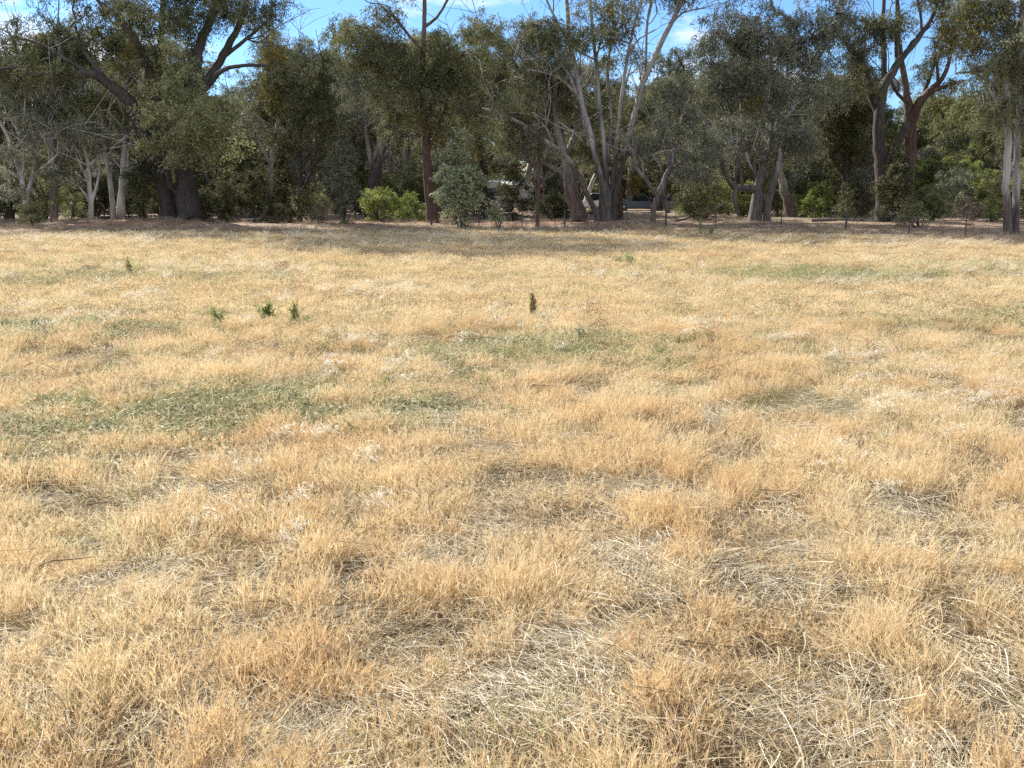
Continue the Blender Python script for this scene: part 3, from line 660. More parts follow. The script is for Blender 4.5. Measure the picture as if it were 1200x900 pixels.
traced('gum_tree', 50, (214, 264), [
    [(224, 264, 30), (219, 225, 24), (216, 190, 22), (218, 155, 20), (222, 125, 17), (228, 90, 13), (235, 52, 10), (250, 15, 8), (258, -20, 6), (262, -70, 4)],
    [(199, 263, 21, .4), (192, 222, 17, .5), (180, 188, 16, .3), (166, 155, 15, 0), (155, 122, 13, -.4), (129, 100, 11, -.8), (103, 85, 9, -1.3), (80, 90, 6, -1.6), (58, 84, 4.5, -1.8), (38, 88, 3.5, -1.9), (18, 79, 2.5, -2), (-4, 82, 2, -2)],
    [(224, 122, 13), (243, 95, 10, .5), (262, 65, 9, .8), (280, 30, 7, 1), (289, 0, 6, 1.2), (296, -40, 4, 1.4)],
    [(243, 102, 7, .4), (262, 82, 5, 0), (285, 77, 4, -.5), (315, 77, 2.5, -1)],
    [(193, 205, 12, .5), (187, 150, 12, .8), (181, 107, 11, .6), (170, 67, 9, .2), (155, 42, 8, -.3), (136, 17, 6, -.8), (116, 2, 4, -1.2), (90, -40, 3, -1.5)],
    [(181, 110, 8, .6), (187, 70, 7, 1), (190, 20, 6, 1.2), (196, -50, 4, 1)],
    [(129, 100, 6, -.8), (110, 75, 5, -.6), (95, 55, 4, -.4), (88, 30, 3, 0)],
    [(103, 85, 5, -1.3), (75, 68, 4, -1), (45, 50, 3, -.6), (20, 45, 2, -.4)],
    [(200, 220, 7, -.6), (193, 175, 5, -1.2), (196, 150, 4, -1.8)],
    [(262, 66, 5, .8), (290, 45, 4, .6), (312, 25, 2.5, .4)],
], [(5, 78, 34, 16, 12, -1.4), (58, 84, 26, 10, 7, -1.8), (25, 60, 50, 26, 26, .8), (72, 60, 42, 24, 24, .8), (95, 35, 40, 22, 18, 1), (35, 30, 30, 16, 6, 0), (135, 50, 28, 22, 9, 1), (150, 10, 36, 22, 14, 1), (105, 118, 34, 10, 9, 1),
    (205, 45, 36, 60, 36, .5), (190, 110, 18, 16, 5, 1), (180, 0, 90, 45, 36, 0), (240, -20, 80, 45, 30, .5), (262, 20, 35, 25, 14, 0), (305, 18, 26, 20, 10, .5), (330, 12, 18, 10, 4, .5),
    (325, 88, 22, 12, 6, -.5), (165, -235, 140, 70, 200, 0, 5), (130, -110, 140, 70, 110, 0, 4), (250, -100, 100, 60, 55, 0, 5), (45, -40, 70, 40, 22)],
    'bark_dark', 'leaf_olive', 1, 'huge dark gum with twin trunks and a long limb reaching left over the pale gums', L=0.16, W=0.0215,
    extra=[('lower_foliage', [(200, 135, 26, 24, 12, -2.4, 1.5), (238, 140, 34, 28, 17, -2.8, 1.6), (265, 148, 18, 14, 6, -2.6, 1), (200, 172, 30, 20, 9, -2.2, 1.5), (248, 178, 34, 20, 9, -1.8, 1.5), (205, 60, 12, 14, 5, -2.5), (205, 105, 14, 16, 8, -2.6), (225, 100, 12, 14, 4, -2)], 0.75, M['leaf_light'], 260, 0.17, 0.028, 0.7),
           MI([(152, 62, 5, 20, 7, -.8, .4), (143, 80, 5, 12, 4, -.8, .4)], 0.42)])
traced('gum_tree', 51, (351, 262), [
    [(351, 263, 6), (352, 225, 5), (352, 190, 5), (353, 150, 4), (366, 120, 3), (372, 90, 2)],
    [(353, 226, 4), (370, 192, 3, -.3), (385, 165, 2, -.6)],
    [(352, 180, 3), (335, 150, 2.5), (322, 128, 2)]],
    [(372, 130, 30, 42, 34, 0, 2), (345, 150, 26, 34, 20), (385, 185, 22, 20, 9, -.5), (350, 95, 32, 24, 18), (383, 80, 22, 22, 12)],
    'bark_dark', 'leaf_dark', 2, 'slim dark gum forked low above a bush, just right of the hanging mistletoe', cr=(0.45, 0.8))
traced('gum_tree', 54, (318, 262), [
    [(318, 263, 7), (316, 230, 6), (318, 195, 5), (322, 165, 5), (328, 130, 4), (324, 100, 4), (318, 60, 3), (315, 20, 2)],
    [(318, 195, 4), (308, 175, 3), (300, 160, 2)], [(322, 165, 4), (334, 155, 3.5), (340, 140, 3), (338, 120, 2)]],
    [(300, 105, 26, 20, 14), (345, 75, 26, 22, 16), (318, 45, 18, 14, 6), (290, 150, 20, 18, 9), (362, 60, 20, 14, 8), (335, 110, 20, 20, 8)],
    'bark_pale', 'leaf_grey', 3, 'pale crooked gum carrying a long hanging clump of olive mistletoe', cr=(0.45, 0.85),
    extra=[MI([(321, 72, 11, 14, 18, -3.4, .5), (318, 98, 10, 20, 24, -3.4, .5), (325, 122, 4, 9, 5, -3.4, .3)], 0.42)])
traced('gum_tree', 51, (136, 262), [
    [(134, 262, 7), (131, 230, 6), (126, 195, 5), (122, 170, 4), (118, 130, 4), (112, 100, 3)],
    [(141, 262, 11, .5), (142, 235, 9, .5), (144, 205, 7, .6), (146, 170, 6, .6), (144, 140, 5, .6), (148, 100, 5, 1), (152, 50, 4, 1), (155, 10, 3, 1)],
    [(142, 240, 5, .4), (149, 205, 4, .2), (150, 180, 3, 0)]],
    [(135, 120, 34, 30, 24, 1), (150, 60, 30, 30, 18, 1), (115, 150, 26, 20, 12, 1), (160, 150, 22, 24, 10, 1)],
    'bark_white', 'leaf_olive', 4, 'white gum with two close clean trunks just left of the huge dark gum', cr=(0.45, 0.85))
traced('gum_tree', 50, (107, 263), [
    [(108, 264, 6), (107, 240, 6), (105, 215, 5), (103, 190, 4), (98, 172, 3), (90, 160, 2)],
    [(107, 240, 4), (100, 228, 3), (90, 216, 2)], [(107, 238, 4), (114, 215, 3), (117, 195, 2.5), (113, 180, 2)], [(104, 195, 2.5), (113, 186, 2), (122, 182, 1.5)]],
    [(95, 150, 24, 16, 10), (118, 168, 16, 12, 6), (80, 165, 18, 14, 6), (88, 205, 12, 10, 3)],
    'bark_white', 'leaf_grey', 5, 'small thin white gum with forked bare stems left of the twin white trunks', cr=(0.4, 0.7))
traced('gum_tree', 49, (30, 266), [
    [(28, 267, 7), (29, 240, 6), (25, 210, 5), (16, 180, 4), (4, 150, 4), (-12, 125, 3)],
    [(29, 240, 5), (38, 205, 4, .4), (44, 170, 4, .6), (34, 135, 4, .6), (22, 112, 3, .6), (8, 92, 2.5, .6), (-4, 80, 2, .6)],
    [(44, 172, 4, .6), (56, 150, 3, .6), (50, 125, 3, .6), (40, 105, 2.5, .6)], [(38, 205, 3, .4), (58, 190, 2.5, .2), (68, 180, 2, 0)],
    [(16, 180, 3), (30, 160, 2.5), (44, 152, 2)]],
    [(10, 120, 26, 24, 12), (45, 150, 26, 20, 12), (20, 175, 22, 16, 9), (60, 120, 18, 22, 9, .6), (15, 215, 24, 16, 9), (58, 205, 16, 14, 5), (-30, 150, 30, 50, 18)],
    'bark_white', 'leaf_grey', 6, 'leaning silver stemmed gum at the left end of the row with bare streaked limbs', bare=20, cr=(0.4, 0.75))
traced('gum_tree', 50, (64, 264), [
    [(64, 265, 9), (63, 235, 8), (64, 200, 7), (60, 160, 6), (62, 110, 5), (70, 60, 4), (68, 20, 3)],
    [(64, 205, 5), (74, 180, 4), (80, 150, 3)], [(62, 150, 4), (50, 130, 3), (46, 105, 2)]],
    [(65, 130, 30, 30, 20, 1), (45, 190, 20, 16, 7), (85, 185, 18, 18, 7, 1), (70, 70, 30, 30, 14, 1)],
    'bark_grey', 'leaf_dark', 7, 'straight grey brown gum standing between the leaning silver gum and the thin forked one', cr=(0.45, 0.8))
traced('gum_tree', 62, (440, 248), [
    [(437, 249, 16), (438, 225, 14), (440, 200, 12), (447, 175, 8), (452, 140, 5), (450, 100, 3.5), (446, 70, 2.5)],
    [(440, 205, 8), (432, 175, 5), (428, 140, 4), (432, 100, 3)], [(442, 195, 6), (458, 170, 4), (468, 140, 3), (470, 110, 2)],
    [(438, 190, 4, -.4), (444, 160, 3, -.6), (442, 130, 2.5, -.8)], [(452, 160, 3, -.4), (462, 190, 2, -.6), (476, 210, 1.5, -.8)]],
    [(430, 110, 40, 34, 34), (465, 130, 28, 30, 18), (410, 150, 26, 26, 13), (445, 70, 34, 22, 18), (400, 85, 24, 20, 12)],
    'bark_half', 'leaf_grey', 8, 'gum with a short thick dark trunk and thin pale branches behind the yellow green bushes', cr=(0.5, 0.9))
traced('stringybark_tree', 50, (506, 262), [
    [(508, 263, 14), (504, 235, 12), (501, 205, 11), (499, 175, 10), (497, 145, 9), (496, 115, 8), (495, 70, 6), (497, 30, 5), (498, -10, 4), (498, -60, 3)],
    [(498, 152, 6), (489, 135, 5), (484, 112, 4), (478, 90, 3)], [(500, 180, 5), (510, 158, 4), (518, 135, 4), (528, 105, 3)],
    [(496, 62, 4), (480, 42, 3), (466, 25, 3), (448, 8, 2)], [(497, 32, 4), (512, 20, 3), (524, 0, 3), (530, -20, 2)],
    [(496, 95, 4, -.5), (520, 80, 3, -.8), (545, 60, 2, -1)], [(496, 110, 4), (470, 95, 3), (445, 80, 2)], [(497, 128, 3, -.5), (512, 118, 2.5, -1), (530, 122, 2, -1.5), (550, 132, 1.5, -2)]],
    [(425, 40, 26, 18, 14), (452, 62, 30, 24, 24), (480, 85, 36, 28, 22), (515, 60, 30, 28, 20), (545, 80, 34, 34, 26), (510, 110, 44, 30, 20), (460, 115, 32, 26, 12), (560, 35, 18, 16, 8),
     (545, 140, 34, 32, 14), (470, 150, 26, 22, 6), (530, 165, 18, 16, 4, 1), (455, 18, 20, 12, 7), (498, -130, 80, 90, 80), (475, -10, 20, 10, 4), (545, -30, 30, 14, 6), (420, 75, 18, 16, 7)],
    'bark_red', 'leaf_olive', 9, 'gum with a straight rough red brown trunk behind the silver leaved sapling', bare=4, cr=(0.5, 0.95),
    extra=[MI([(488, 140, 6, 14, 5, -1, .5), (512, 158, 7, 10, 4, -1, .5)], 0.45)])
traced('gum_tree', 60, (567, 252), [
    [(568, 253, 9), (567, 225, 8), (567, 200, 8), (563, 175, 7), (560, 140, 6), (565, 100, 5), (570, 60, 3)], [(564, 178, 5), (552, 160, 4), (545, 145, 3)], [(567, 200, 5), (578, 180, 4), (584, 160, 3)]],
    [(565, 120, 34, 30, 26), (590, 95, 26, 26, 16), (548, 170, 18, 14, 6), (580, 60, 24, 24, 12), (600, 150, 24, 22, 12)],
    'bark_dark', 'leaf_dark', 10, 'dark gum just right of the silver leaved sapling with yellow mistletoe low on its trunk',
    extra=[MI([(556, 178, 5, 8, 4, -1, .4), (573, 190, 4, 6, 3, -1, .4)], 0.36)])
traced('young_gum_tree', 47, (630, 266), [
    [(630, 267, 5), (630, 245, 5), (631, 215, 4), (632, 185, 3.5), (632, 160, 3), (635, 130, 2)], [(630, 232, 3), (624, 205, 2.5), (619, 185, 2)], [(631, 225, 2), (640, 210, 1.5), (645, 195, 1)]],
    [(628, 150, 16, 16, 6), (618, 180, 12, 10, 4), (645, 175, 12, 12, 4), (625, 205, 10, 8, 2)],
    'bark_red', 'leaf_grey', 11, 'young gum with a pencil thin reddish trunk standing alone right of the caravan', cr=(0.3, 0.55))
traced('gum_tree', 52, (676, 263), [
    [(677, 264, 22), (675, 245, 17), (670, 225, 17), (668, 208, 15), (664, 190, 11), (655, 160, 8), (650, 120, 6), (652, 80, 5), (655, 40, 4)],
    [(668, 208, 8, .3), (655, 200, 5, .4), (635, 190, 4, .6), (610, 185, 3, .8)], [(664, 180, 6), (675, 150, 5, 1), (680, 110, 4, 1)]],
    [(640, 115, 34, 34, 32, .8), (615, 140, 28, 22, 20, .5), (650, 160, 26, 20, 14, 1), (640, 65, 36, 30, 24, 1), (600, 170, 22, 14, 8, 1)],
    'bark_grey', 'leaf_olive', 12, 'thick grey buttressed gum trunk crossed by the leaning limb of the many stemmed gum')
traced('gum_tree', 50, (712, 263), [
    [(709, 263, 26), (710, 240, 22), (709, 222, 18), (704, 205, 10), (697, 180, 9), (690, 150, 9), (682, 120, 8), (675, 85, 8), (668, 50, 7), (665, 10, 6), (662, -40, 4)],
    [(718, 263, 16, .4), (719, 235, 15, .4), (723, 215, 11, .4), (735, 170, 9, .5), (745, 130, 8, .4), (752, 100, 9, .2), (768, 65, 8, 0), (785, 30, 7, 0), (800, 0, 6, 0), (815, -35, 4, 0)],
    [(709, 222, 12), (710, 195, 9, 0), (707, 160, 7), (702, 120, 7, .3), (698, 70, 6, .4), (693, 20, 5, .6), (690, -40, 4, .6)],
    [(717, 220, 10, .2), (721, 185, 8, -.2), (724, 150, 7, -.4), (729, 110, 6, -.5), (736, 62, 5, -.5), (746, 20, 4, -.5), (757, -20, 3, -.5)],
    [(712, 190, 7, .8), (716, 140, 6, 1), (712, 85, 5, 1), (718, 30, 4, 1), (716, -30, 3, 1)],
    [(704, 262, 9, -.4), (697, 247, 9, -.5), (688, 228, 8, -.8), (678, 205, 8, -1), (665, 186, 8, -1.3), (650, 172, 8, -1.6), (630, 160, 6, -2), (612, 145, 5, -2.4), (592, 136, 4, -2.7), (565, 126, 2.5, -3)],
    [(682, 118, 5), (664, 98, 4, -.6), (645, 87, 3, -1), (622, 82, 2.5, -1.4)], [(668, 50, 5), (655, 30, 4, -.5), (640, -2, 3, -.8), (630, -40, 2, -1)],
    [(675, 108, 4, -.5), (668, 90, 3.5, -.8), (655, 72, 3, -1), (650, 60, 2, -1)], [(690, 172, 4, .4), (683, 140, 3, .7), (680, 110, 2.5, 1)],
    [(682, 165, 3, -.4), (672, 155, 2.5, -.6), (655, 143, 2, -.8)], [(752, 100, 5, .2), (757, 70, 4, .8), (758, 30, 4, 1), (765, -10, 3, 1)], [(785, 30, 4), (800, 15, 3, -.3), (822, 10, 2, -.6)],
    [(736, 62, 3, -.5), (750, 45, 2.5, -.8), (768, 35, 2, -1)], [(698, 70, 4, .4), (706, 40, 3, .6), (708, 0, 2.5, .6)], [(650, 172, 4, -1.6), (640, 150, 3, -1.6), (628, 138, 2, -1.6)]],
    [(655, 60, 26, 30, 14), (630, 45, 28, 30, 20, -.5), (610, 70, 22, 26, 12, -.5), (612, 110, 26, 16, 12, -1.5), (700, 35, 40, 20, 14), (735, 70, 24, 16, 7, .6), (755, 0, 50, 16, 10),
     (690, 40, 60, 40, 16, -2.5, 1.5), (720, -60, 130, 50, 60, 0, 5), (700, -170, 90, 50, 30, 0, 5), (640, -20, 40, 24, 14), (800, -30, 50, 30, 22), (730, 120, 22, 20, 8, 1), (700, 150, 20, 18, 5, 1.5), (585, 120, 14, 10, 4, -2.6), (770, 75, 12, 14, 3, .5)],
    'bark_half', 'leaf_olive', 13, 'big many stemmed gum with smooth grey limbs fanning up and left', cr=(0.4, 0.85), flute=0.09, lw=0.72, twig=0.018, bare=36,
    extra=[MI([(716, 12, 10, 16, 10, -1, .6), (735, 20, 8, 16, 7, -1, .6), (712, 40, 5, 10, 4, -1, .4), (727, 143, 5, 7, 3, -.6, .4)], 0.5)])
traced('gum_tree', 49, (766, 264), [
    [(765, 265, 8), (765, 250, 7), (769, 235, 7), (775, 222, 8), (781, 207, 7), (788, 190, 6), (790, 165, 4), (800, 135, 3), (805, 105, 2.5)],
    [(771, 232, 6), (763, 220, 5), (755, 208, 5, -.3), (745, 198, 4, -.6), (737, 192, 2.5, -.8)], [(786, 195, 4), (780, 178, 4), (774, 158, 3), (768, 130, 2)],
    [(755, 208, 3, -.3), (752, 190, 2.5, 0), (742, 172, 2, .2)], [(776, 224, 6, .2), (780, 236, 6, .3), (783, 249, 6, .4)]],
    [(800, 120, 26, 26, 16), (775, 150, 24, 24, 14), (812, 165, 26, 24, 20), (825, 200, 18, 18, 9, -.5), (745, 175, 14, 12, 4), (785, 95, 20, 16, 7), (800, 205, 14, 14, 5)],
    'bark_grey', 'leaf_grey', 14, 'small crooked gum in a V fork with a silver car showing behind it', cr=(0.4, 0.75),
    extra=[MI([(745, 205, 5, 10, 5, .6, .4), (740, 218, 4, 8, 4, .6, .4)], 0.42)])
traced('gum_tree', 50, (888, 262), [
    [(884, 262, 22), (886, 245, 20), (888, 228, 17), (891, 208, 13), (897, 185, 8, .3), (903, 160, 6, .5), (905, 125, 5, .5), (903, 90, 4, .5), (905, 40, 3, .5)],
    [(899, 262, 12, -.3), (900, 240, 11, -.3), (906, 215, 10, -.4), (912, 195, 9, -.4), (918, 170, 7, -.3), (925, 140, 6, -.2), (937, 110, 6, 0), (950, 85, 5, .2), (965, 60, 4, .4), (980, 30, 3, .5)],
    [(888, 222, 11), (875, 220, 10, -.3), (860, 219, 9, -.5), (852, 205, 8, -.5), (845, 185, 6, -.4), (835, 160, 5, -.2), (822, 132, 4, 0), (815, 105, 3, 0)],
    [(864, 249, 6, -.5), (860, 233, 7, -.6), (861, 220, 8, -.5)], [(886, 205, 5, -.4), (878, 192, 4, -.6), (874, 178, 3, -.7)],
    [(870, 219, 5, -.4), (868, 205, 4, -.6), (866, 190, 3, -.6), (858, 165, 3, -.4)], [(912, 195, 6), (908, 175, 5, .5), (906, 165, 4, .5), (898, 150, 4, .5)],
    [(925, 140, 5), (926, 110, 4, .5), (922, 80, 3, .7), (926, 40, 3, .9)], [(888, 215, 6, .8), (880, 180, 5, 1), (870, 140, 4, 1.4), (868, 90, 3, 1.6), (875, 40, 3, 1.6)], [(950, 85, 4, .2), (945, 60, 3, .2), (955, 35, 2, .2)]],
    [(840, 100, 30, 28, 26), (870, 70, 34, 30, 34), (900, 110, 34, 28, 32), (935, 150, 26, 22, 16, -.6), (860, 150, 30, 20, 18, .5), (905, 40, 50, 34, 46), (950, 60, 34, 30, 30), (975, 20, 34, 24, 20), (850, 30, 30, 20, 13),
     (835, 60, 18, 22, 9), (945, 165, 20, 14, 9, -1), (880, 175, 26, 14, 12, 1), (900, -215, 120, 100, 210, 0, 5), (900, -50, 120, 45, 80, 0, 5), (835, 170, 22, 20, 12, 0), (960, 110, 24, 18, 12)],
    'bark_half', 'leaf_grey', 15, 'broad grey leaved gum with a squat forked base and one level limb', cr=(0.45, 0.9), flute=0.09, lw=0.78, bare=26,
    extra=[MI([(880, 120, 6, 14, 6, -1, .5)], 0.5)])
traced('gum_tree', 60, (926, 248), [
    [(929, 249, 15), (925, 238, 13), (920, 225, 10), (917, 212, 9), (914, 195, 7), (922, 160, 5), (930, 120, 4)], [(917, 210, 5), (905, 190, 4), (898, 170, 3)]],
    [(930, 130, 34, 28, 24), (905, 175, 22, 14, 8), (950, 170, 22, 18, 9), (925, 80, 36, 26, 18)],
    'bark_pale', 'leaf_dark', 16, 'gum with a stout leaning pale brown trunk behind the broad grey leaved gum')
traced('wattle_tree', 56, (990, 252), [
    [(989, 253, 6), (989, 220, 6), (990, 190, 5), (988, 160, 4), (985, 130, 3)], [(994, 252, 5, .3), (995, 220, 5, .3), (996, 180, 4, .4), (1002, 150, 3, .6)], [(989, 205, 4), (978, 190, 3), (968, 175, 2)]],
    [(980, 140, 26, 26, 34), (1005, 130, 24, 24, 24), (965, 165, 22, 16, 14), (995, 170, 24, 14, 14), (1000, 190, 18, 12, 8), (1010, 95, 14, 14, 9, -1.5)],
    'bark_dark', 'leaf_dark', 17, 'dark dense wattle with two thin black stems between the grey leaved and black limbed gums', cr=(0.5, 0.85))
traced('gum_tree', 51, (1034, 252), [
    [(1035, 253, 17), (1034, 225, 15), (1032, 195, 14), (1030, 165, 13), (1030, 135, 12), (1035, 105, 11), (1045, 85, 9), (1062, 62, 7), (1080, 38, 6), (1095, 15, 4), (1105, -20, 3)],
    [(1030, 135, 8), (1018, 105, 6, .3), (1010, 75, 6, .5), (998, 58, 4, .6), (985, 45, 3, .8)], [(1036, 100, 7, .2), (1036, 65, 6, .4), (1034, 30, 5, .6), (1038, -20, 3, .6)],
    [(1030, 128, 5), (1022, 100, 4, -.5), (1012, 75, 3, -.8), (1015, 50, 2.5, -.8)], [(1052, 78, 5), (1050, 50, 4, .5), (1054, 20, 3, .8), (1050, -20, 2, .8)],
    [(1032, 205, 8), (1045, 182, 8, -.5), (1056, 160, 8, -.8), (1062, 145, 8, -1)], [(1080, 38, 3), (1078, 10, 3), (1070, -20, 2)]],
    [(1005, 35, 26, 20, 16), (1035, 30, 22, 24, 16), (1030, -180, 110, 140, 200, 0, 5), (1008, 95, 18, 20, 14, -.6), (985, 65, 20, 16, 9), (1060, 25, 18, 12, 6), (1005, 75, 12, 18, 6), (1100, 0, 26, 20, 9), (1020, 60, 10, 20, 6)],
    'bark_dark', 'leaf_olive', 18, 'gum with heavy black upswept limbs behind a dark cone shaped bush', bare=4, cr=(0.4, 0.85))
traced('gum_tree', 54, (1063, 250), [
    [(1062, 251, 11), (1065, 215, 11), (1067, 180, 12), (1067, 155, 13), (1066, 138, 12), (1062, 105, 7), (1057, 75, 6), (1053, 40, 4), (1050, 0, 3)],
    [(1067, 142, 12), (1078, 120, 10, -.4), (1092, 104, 7, -.6), (1106, 90, 5, -.8), (1114, 65, 4, -.8), (1116, 40, 3, -.8)], [(1082, 115, 6, -.4), (1096, 106, 5, -.8), (1112, 100, 4, -1.2), (1130, 95, 3, -1.4)],
    [(1064, 122, 4), (1052, 110, 4, -.5), (1044, 95, 3, -.8)], [(1078, 120, 5), (1090, 90, 4, .2), (1096, 65, 3, .3), (1094, 45, 2, .3)], [(1100, 97, 4, -.8), (1098, 75, 3, -.6), (1104, 55, 2, -.6)]],
    [(1088, 70, 10, 12, 6), (1110, 50, 18, 16, 10), (1125, 25, 26, 26, 20), (1098, 55, 10, 14, 5), (1120, 100, 20, 10, 7, -1), (1110, -30, 60, 40, 35), (1085, 88, 8, 10, 4)],
    'bark_red', 'leaf_dark', 19, 'gum with a red brown trunk splaying right into black limbs, sky bright behind its fork', bare=4, cr=(0.35, 0.7),
    extra=[MI([(1122, 40, 12, 18, 12, -1.5, .7), (1108, 30, 8, 12, 6, -1.5, .6), (1102, 120, 6, 14, 6, -1.4, .4), (1130, 135, 5, 14, 6, -1.4, .4)], 0.5)])
traced('gum_tree', 37, (1186, 274), [
    [(1181, 274, 10), (1180, 250, 9), (1179, 220, 8), (1180, 185, 8), (1181, 150, 7), (1180, 110, 7), (1178, 70, 6), (1180, 20, 5), (1178, -40, 4)],
    [(1191, 274, 9, .3), (1191, 245, 8, .3), (1191, 210, 8, .3), (1192, 170, 7, .3), (1195, 125, 7, .2), (1194, 75, 6, 0), (1197, 20, 5, 0), (1200, -40, 4, 0)],
    [(1180, 135, 4), (1166, 108, 3.5, .3), (1155, 92, 3, .5), (1138, 85, 2.5, .7), (1120, 86, 2, .9)], [(1181, 165, 3), (1170, 130, 2.5, -.5), (1160, 105, 2, -.8)], [(1178, 60, 4), (1160, 30, 3), (1150, 0, 2.5)]],
    [(1165, 45, 38, 36, 40, 0, 2.4), (1195, 60, 28, 36, 22), (1155, 90, 26, 18, 12), (1150, 10, 40, 24, 24), (1195, 0, 40, 30, 22), (1180, -90, 100, 90, 90, 0, 3), (1165, 125, 22, 18, 9), (1230, 60, 30, 60, 24), (1150, 150, 12, 20, 4, .5), (1205, 120, 16, 26, 8)],
    'bark_pale', 'leaf_olive', 20, 'pair of straight grey trunks of one gum nearest the camera at the right edge', bare=4, cr=(0.35, 0.7), L=0.13, W=0.017, nper=420,
    extra=[MI([(1140, 30, 10, 20, 12, -.5, .6), (1146, 60, 7, 14, 7, -.5, .5)], 0.38)])

# generic trees -------------------------------------------------------
def gen_parts(seed, H, spread, fork, nl, nclump):
    rs = np.random.RandomState(seed); limbs = []; cl = []
    r0 = H * 0.021 * (0.8 + 0.5 * rs.rand()); ln = rs.randn(2) * 0.06 * H
    zf = H * fork; top = np.array([ln[0], ln[1], zf])
    limbs.append((np.array([(0, 0, -0.15), (ln[0] * .1, ln[1] * .1, zf * .15), (ln[0] * .6, ln[1] * .4, zf * .55), top]), np.array([r0 * 1.4, r0, r0 * .9, r0 * .8])))
    a0 = rs.rand() * 6.28
    for k in range(nl):
        a = a0 + k * 6.283 / nl + rs.randn() * 0.35; sp = spread * (0.45 + 0.65 * rs.rand()); hh = H * (0.78 + 0.26 * rs.rand())
        e = np.array([top[0] + math.cos(a) * sp, top[1] + math.sin(a) * sp, hh])
        m1 = top + (e - top) * np.array([0.25, 0.25, 0.36]) + rs.randn(3) * 0.25; m2 = top + (e - top) * np.array([0.6, 0.6, 0.7]) + rs.randn(3) * 0.3
        rr = r0 * (0.45 + 0.2 * rs.rand())
        limbs.append((np.array([top * 0.96, m1, m2, e]), np.array([rr * 1.1, rr, rr * .65, rr * .3])))
        for j in range(2):
            t = m1 * (1 - j * .6) + m2 * j * .6; b = a + rs.randn() * 0.9
            e2 = t + np.array([math.cos(b) * sp * .6, math.sin(b) * sp * .6, H * (0.08 + 0.16 * rs.rand())])
            limbs.append((np.array([t, (t + e2) / 2 + rs.randn(3) * .25, e2]), np.array([rr * .5, rr * .38, rr * .15])))
            cl.append(blob(*e2, spread * .36, spread * .36, H * 0.075, max(3, nclump // (nl * 4)), rs, 0.1))
        cl.append(blob(*(m2 * .3 + e * .7), spread * .42, spread * .42, H * 0.11, max(4, nclump // (nl * 2)), rs, 0.1))
    q = nclump // 5; cl.append(blob(top[0], top[1], H * 0.62, spread * .85, spread * .85, H * 0.24, q, rs, 0.5))
    cl = np.vstack(cl)
    return limbs, cl[cl[:, 2] > H * 0.16]
def copy_tree(o, parent=None):
    c = o.copy(); C.objects.link(c)
    if parent is not None: c.parent = parent
    for ch in list(o.children): copy_tree(ch, c)
    return c

VAR = [  # H, spread, fork, limbs, clumps, bark, leaf
    (14, 4.2, .30, 4, 100, 'bark_pale', 'leaf_grey'), (16, 4.0, .42, 4, 105, 'bark_half', 'leaf_olive'), (13, 4.6, .22, 5, 115, 'bark_dark', 'leaf_dark'),
    (15, 3.4, .36, 3, 85, 'bark_white', 'leaf_grey'), (11, 3.6, .18, 5, 90, 'bark_grey', 'leaf_olive'), (17, 4.4, .48, 4, 100, 'bark_red', 'leaf_olive'),
    (9, 3.2, .12, 5, 80, 'bark_dark', 'leaf_bright'), (12, 3.8, .26, 4, 90, 'bark_white', 'leaf_olive')]
protos = [None] * len(VAR)
LOOKW = ['pale stemmed grey leaved', 'two toned grey trunked', 'dark spreading', 'slender white stemmed', 'low forked bushy', 'tall red barked', 'short bright green', 'white limbed olive leaved']
def place_generic(v, x, y, H, label, group, name='gum_tree', rz=None):
    Hv, sp, fk, nl, nc, b, l = VAR[v]
    if protos[v] is None:
        limbs, cl = gen_parts(50 + v, Hv, sp, fk, nl, nc); rs = np.random.RandomState(v)
        o = make_tree(name, limbs, cl, 0.55 + 0.5 * rs.rand(len(cl)), M[b], M[l], 80 + v, (0, 0, 0), nper=280, L=0.22, W=0.029, droop=1.0, twig=0.016, fine=False)
        protos[v] = o
    else:
        o = copy_tree(protos[v]); o.name = name
    s = H / Hv; w = s ** 0.5 * (0.85 + 0.3 * R.rand())
    o.location = (x, y, hz(x, y) - 0.05); o.scale = (max(w, 0.75 * s), max(w, 0.75 * s), s); o.rotation_euler = (0, 0, R.rand() * 6.28 if rz is None else rz)
    return tag(o, label, 'tree', group)
SKY = ([-300, 0, 100, 200, 280, 330, 360, 400, 430, 450, 500, 560, 600, 650, 700, 760, 830, 900, 960, 1010, 1075, 1100, 1150, 1200, 1500],
       [20, 45, 50, 30, 90, 62, 50, 60, 48, 38, 30, 42, 45, 50, 75, 80, 55, 45, 62, 75, 138, 90, 70, 60, 40])
def zfor(py, Y): return float(P3(600, py, Y)[2])
def pxz(px, Y): return (px - 600) / FPX * (Y * math.cos(PITCH) + 0)   # lateral place of a picture column at distance Y
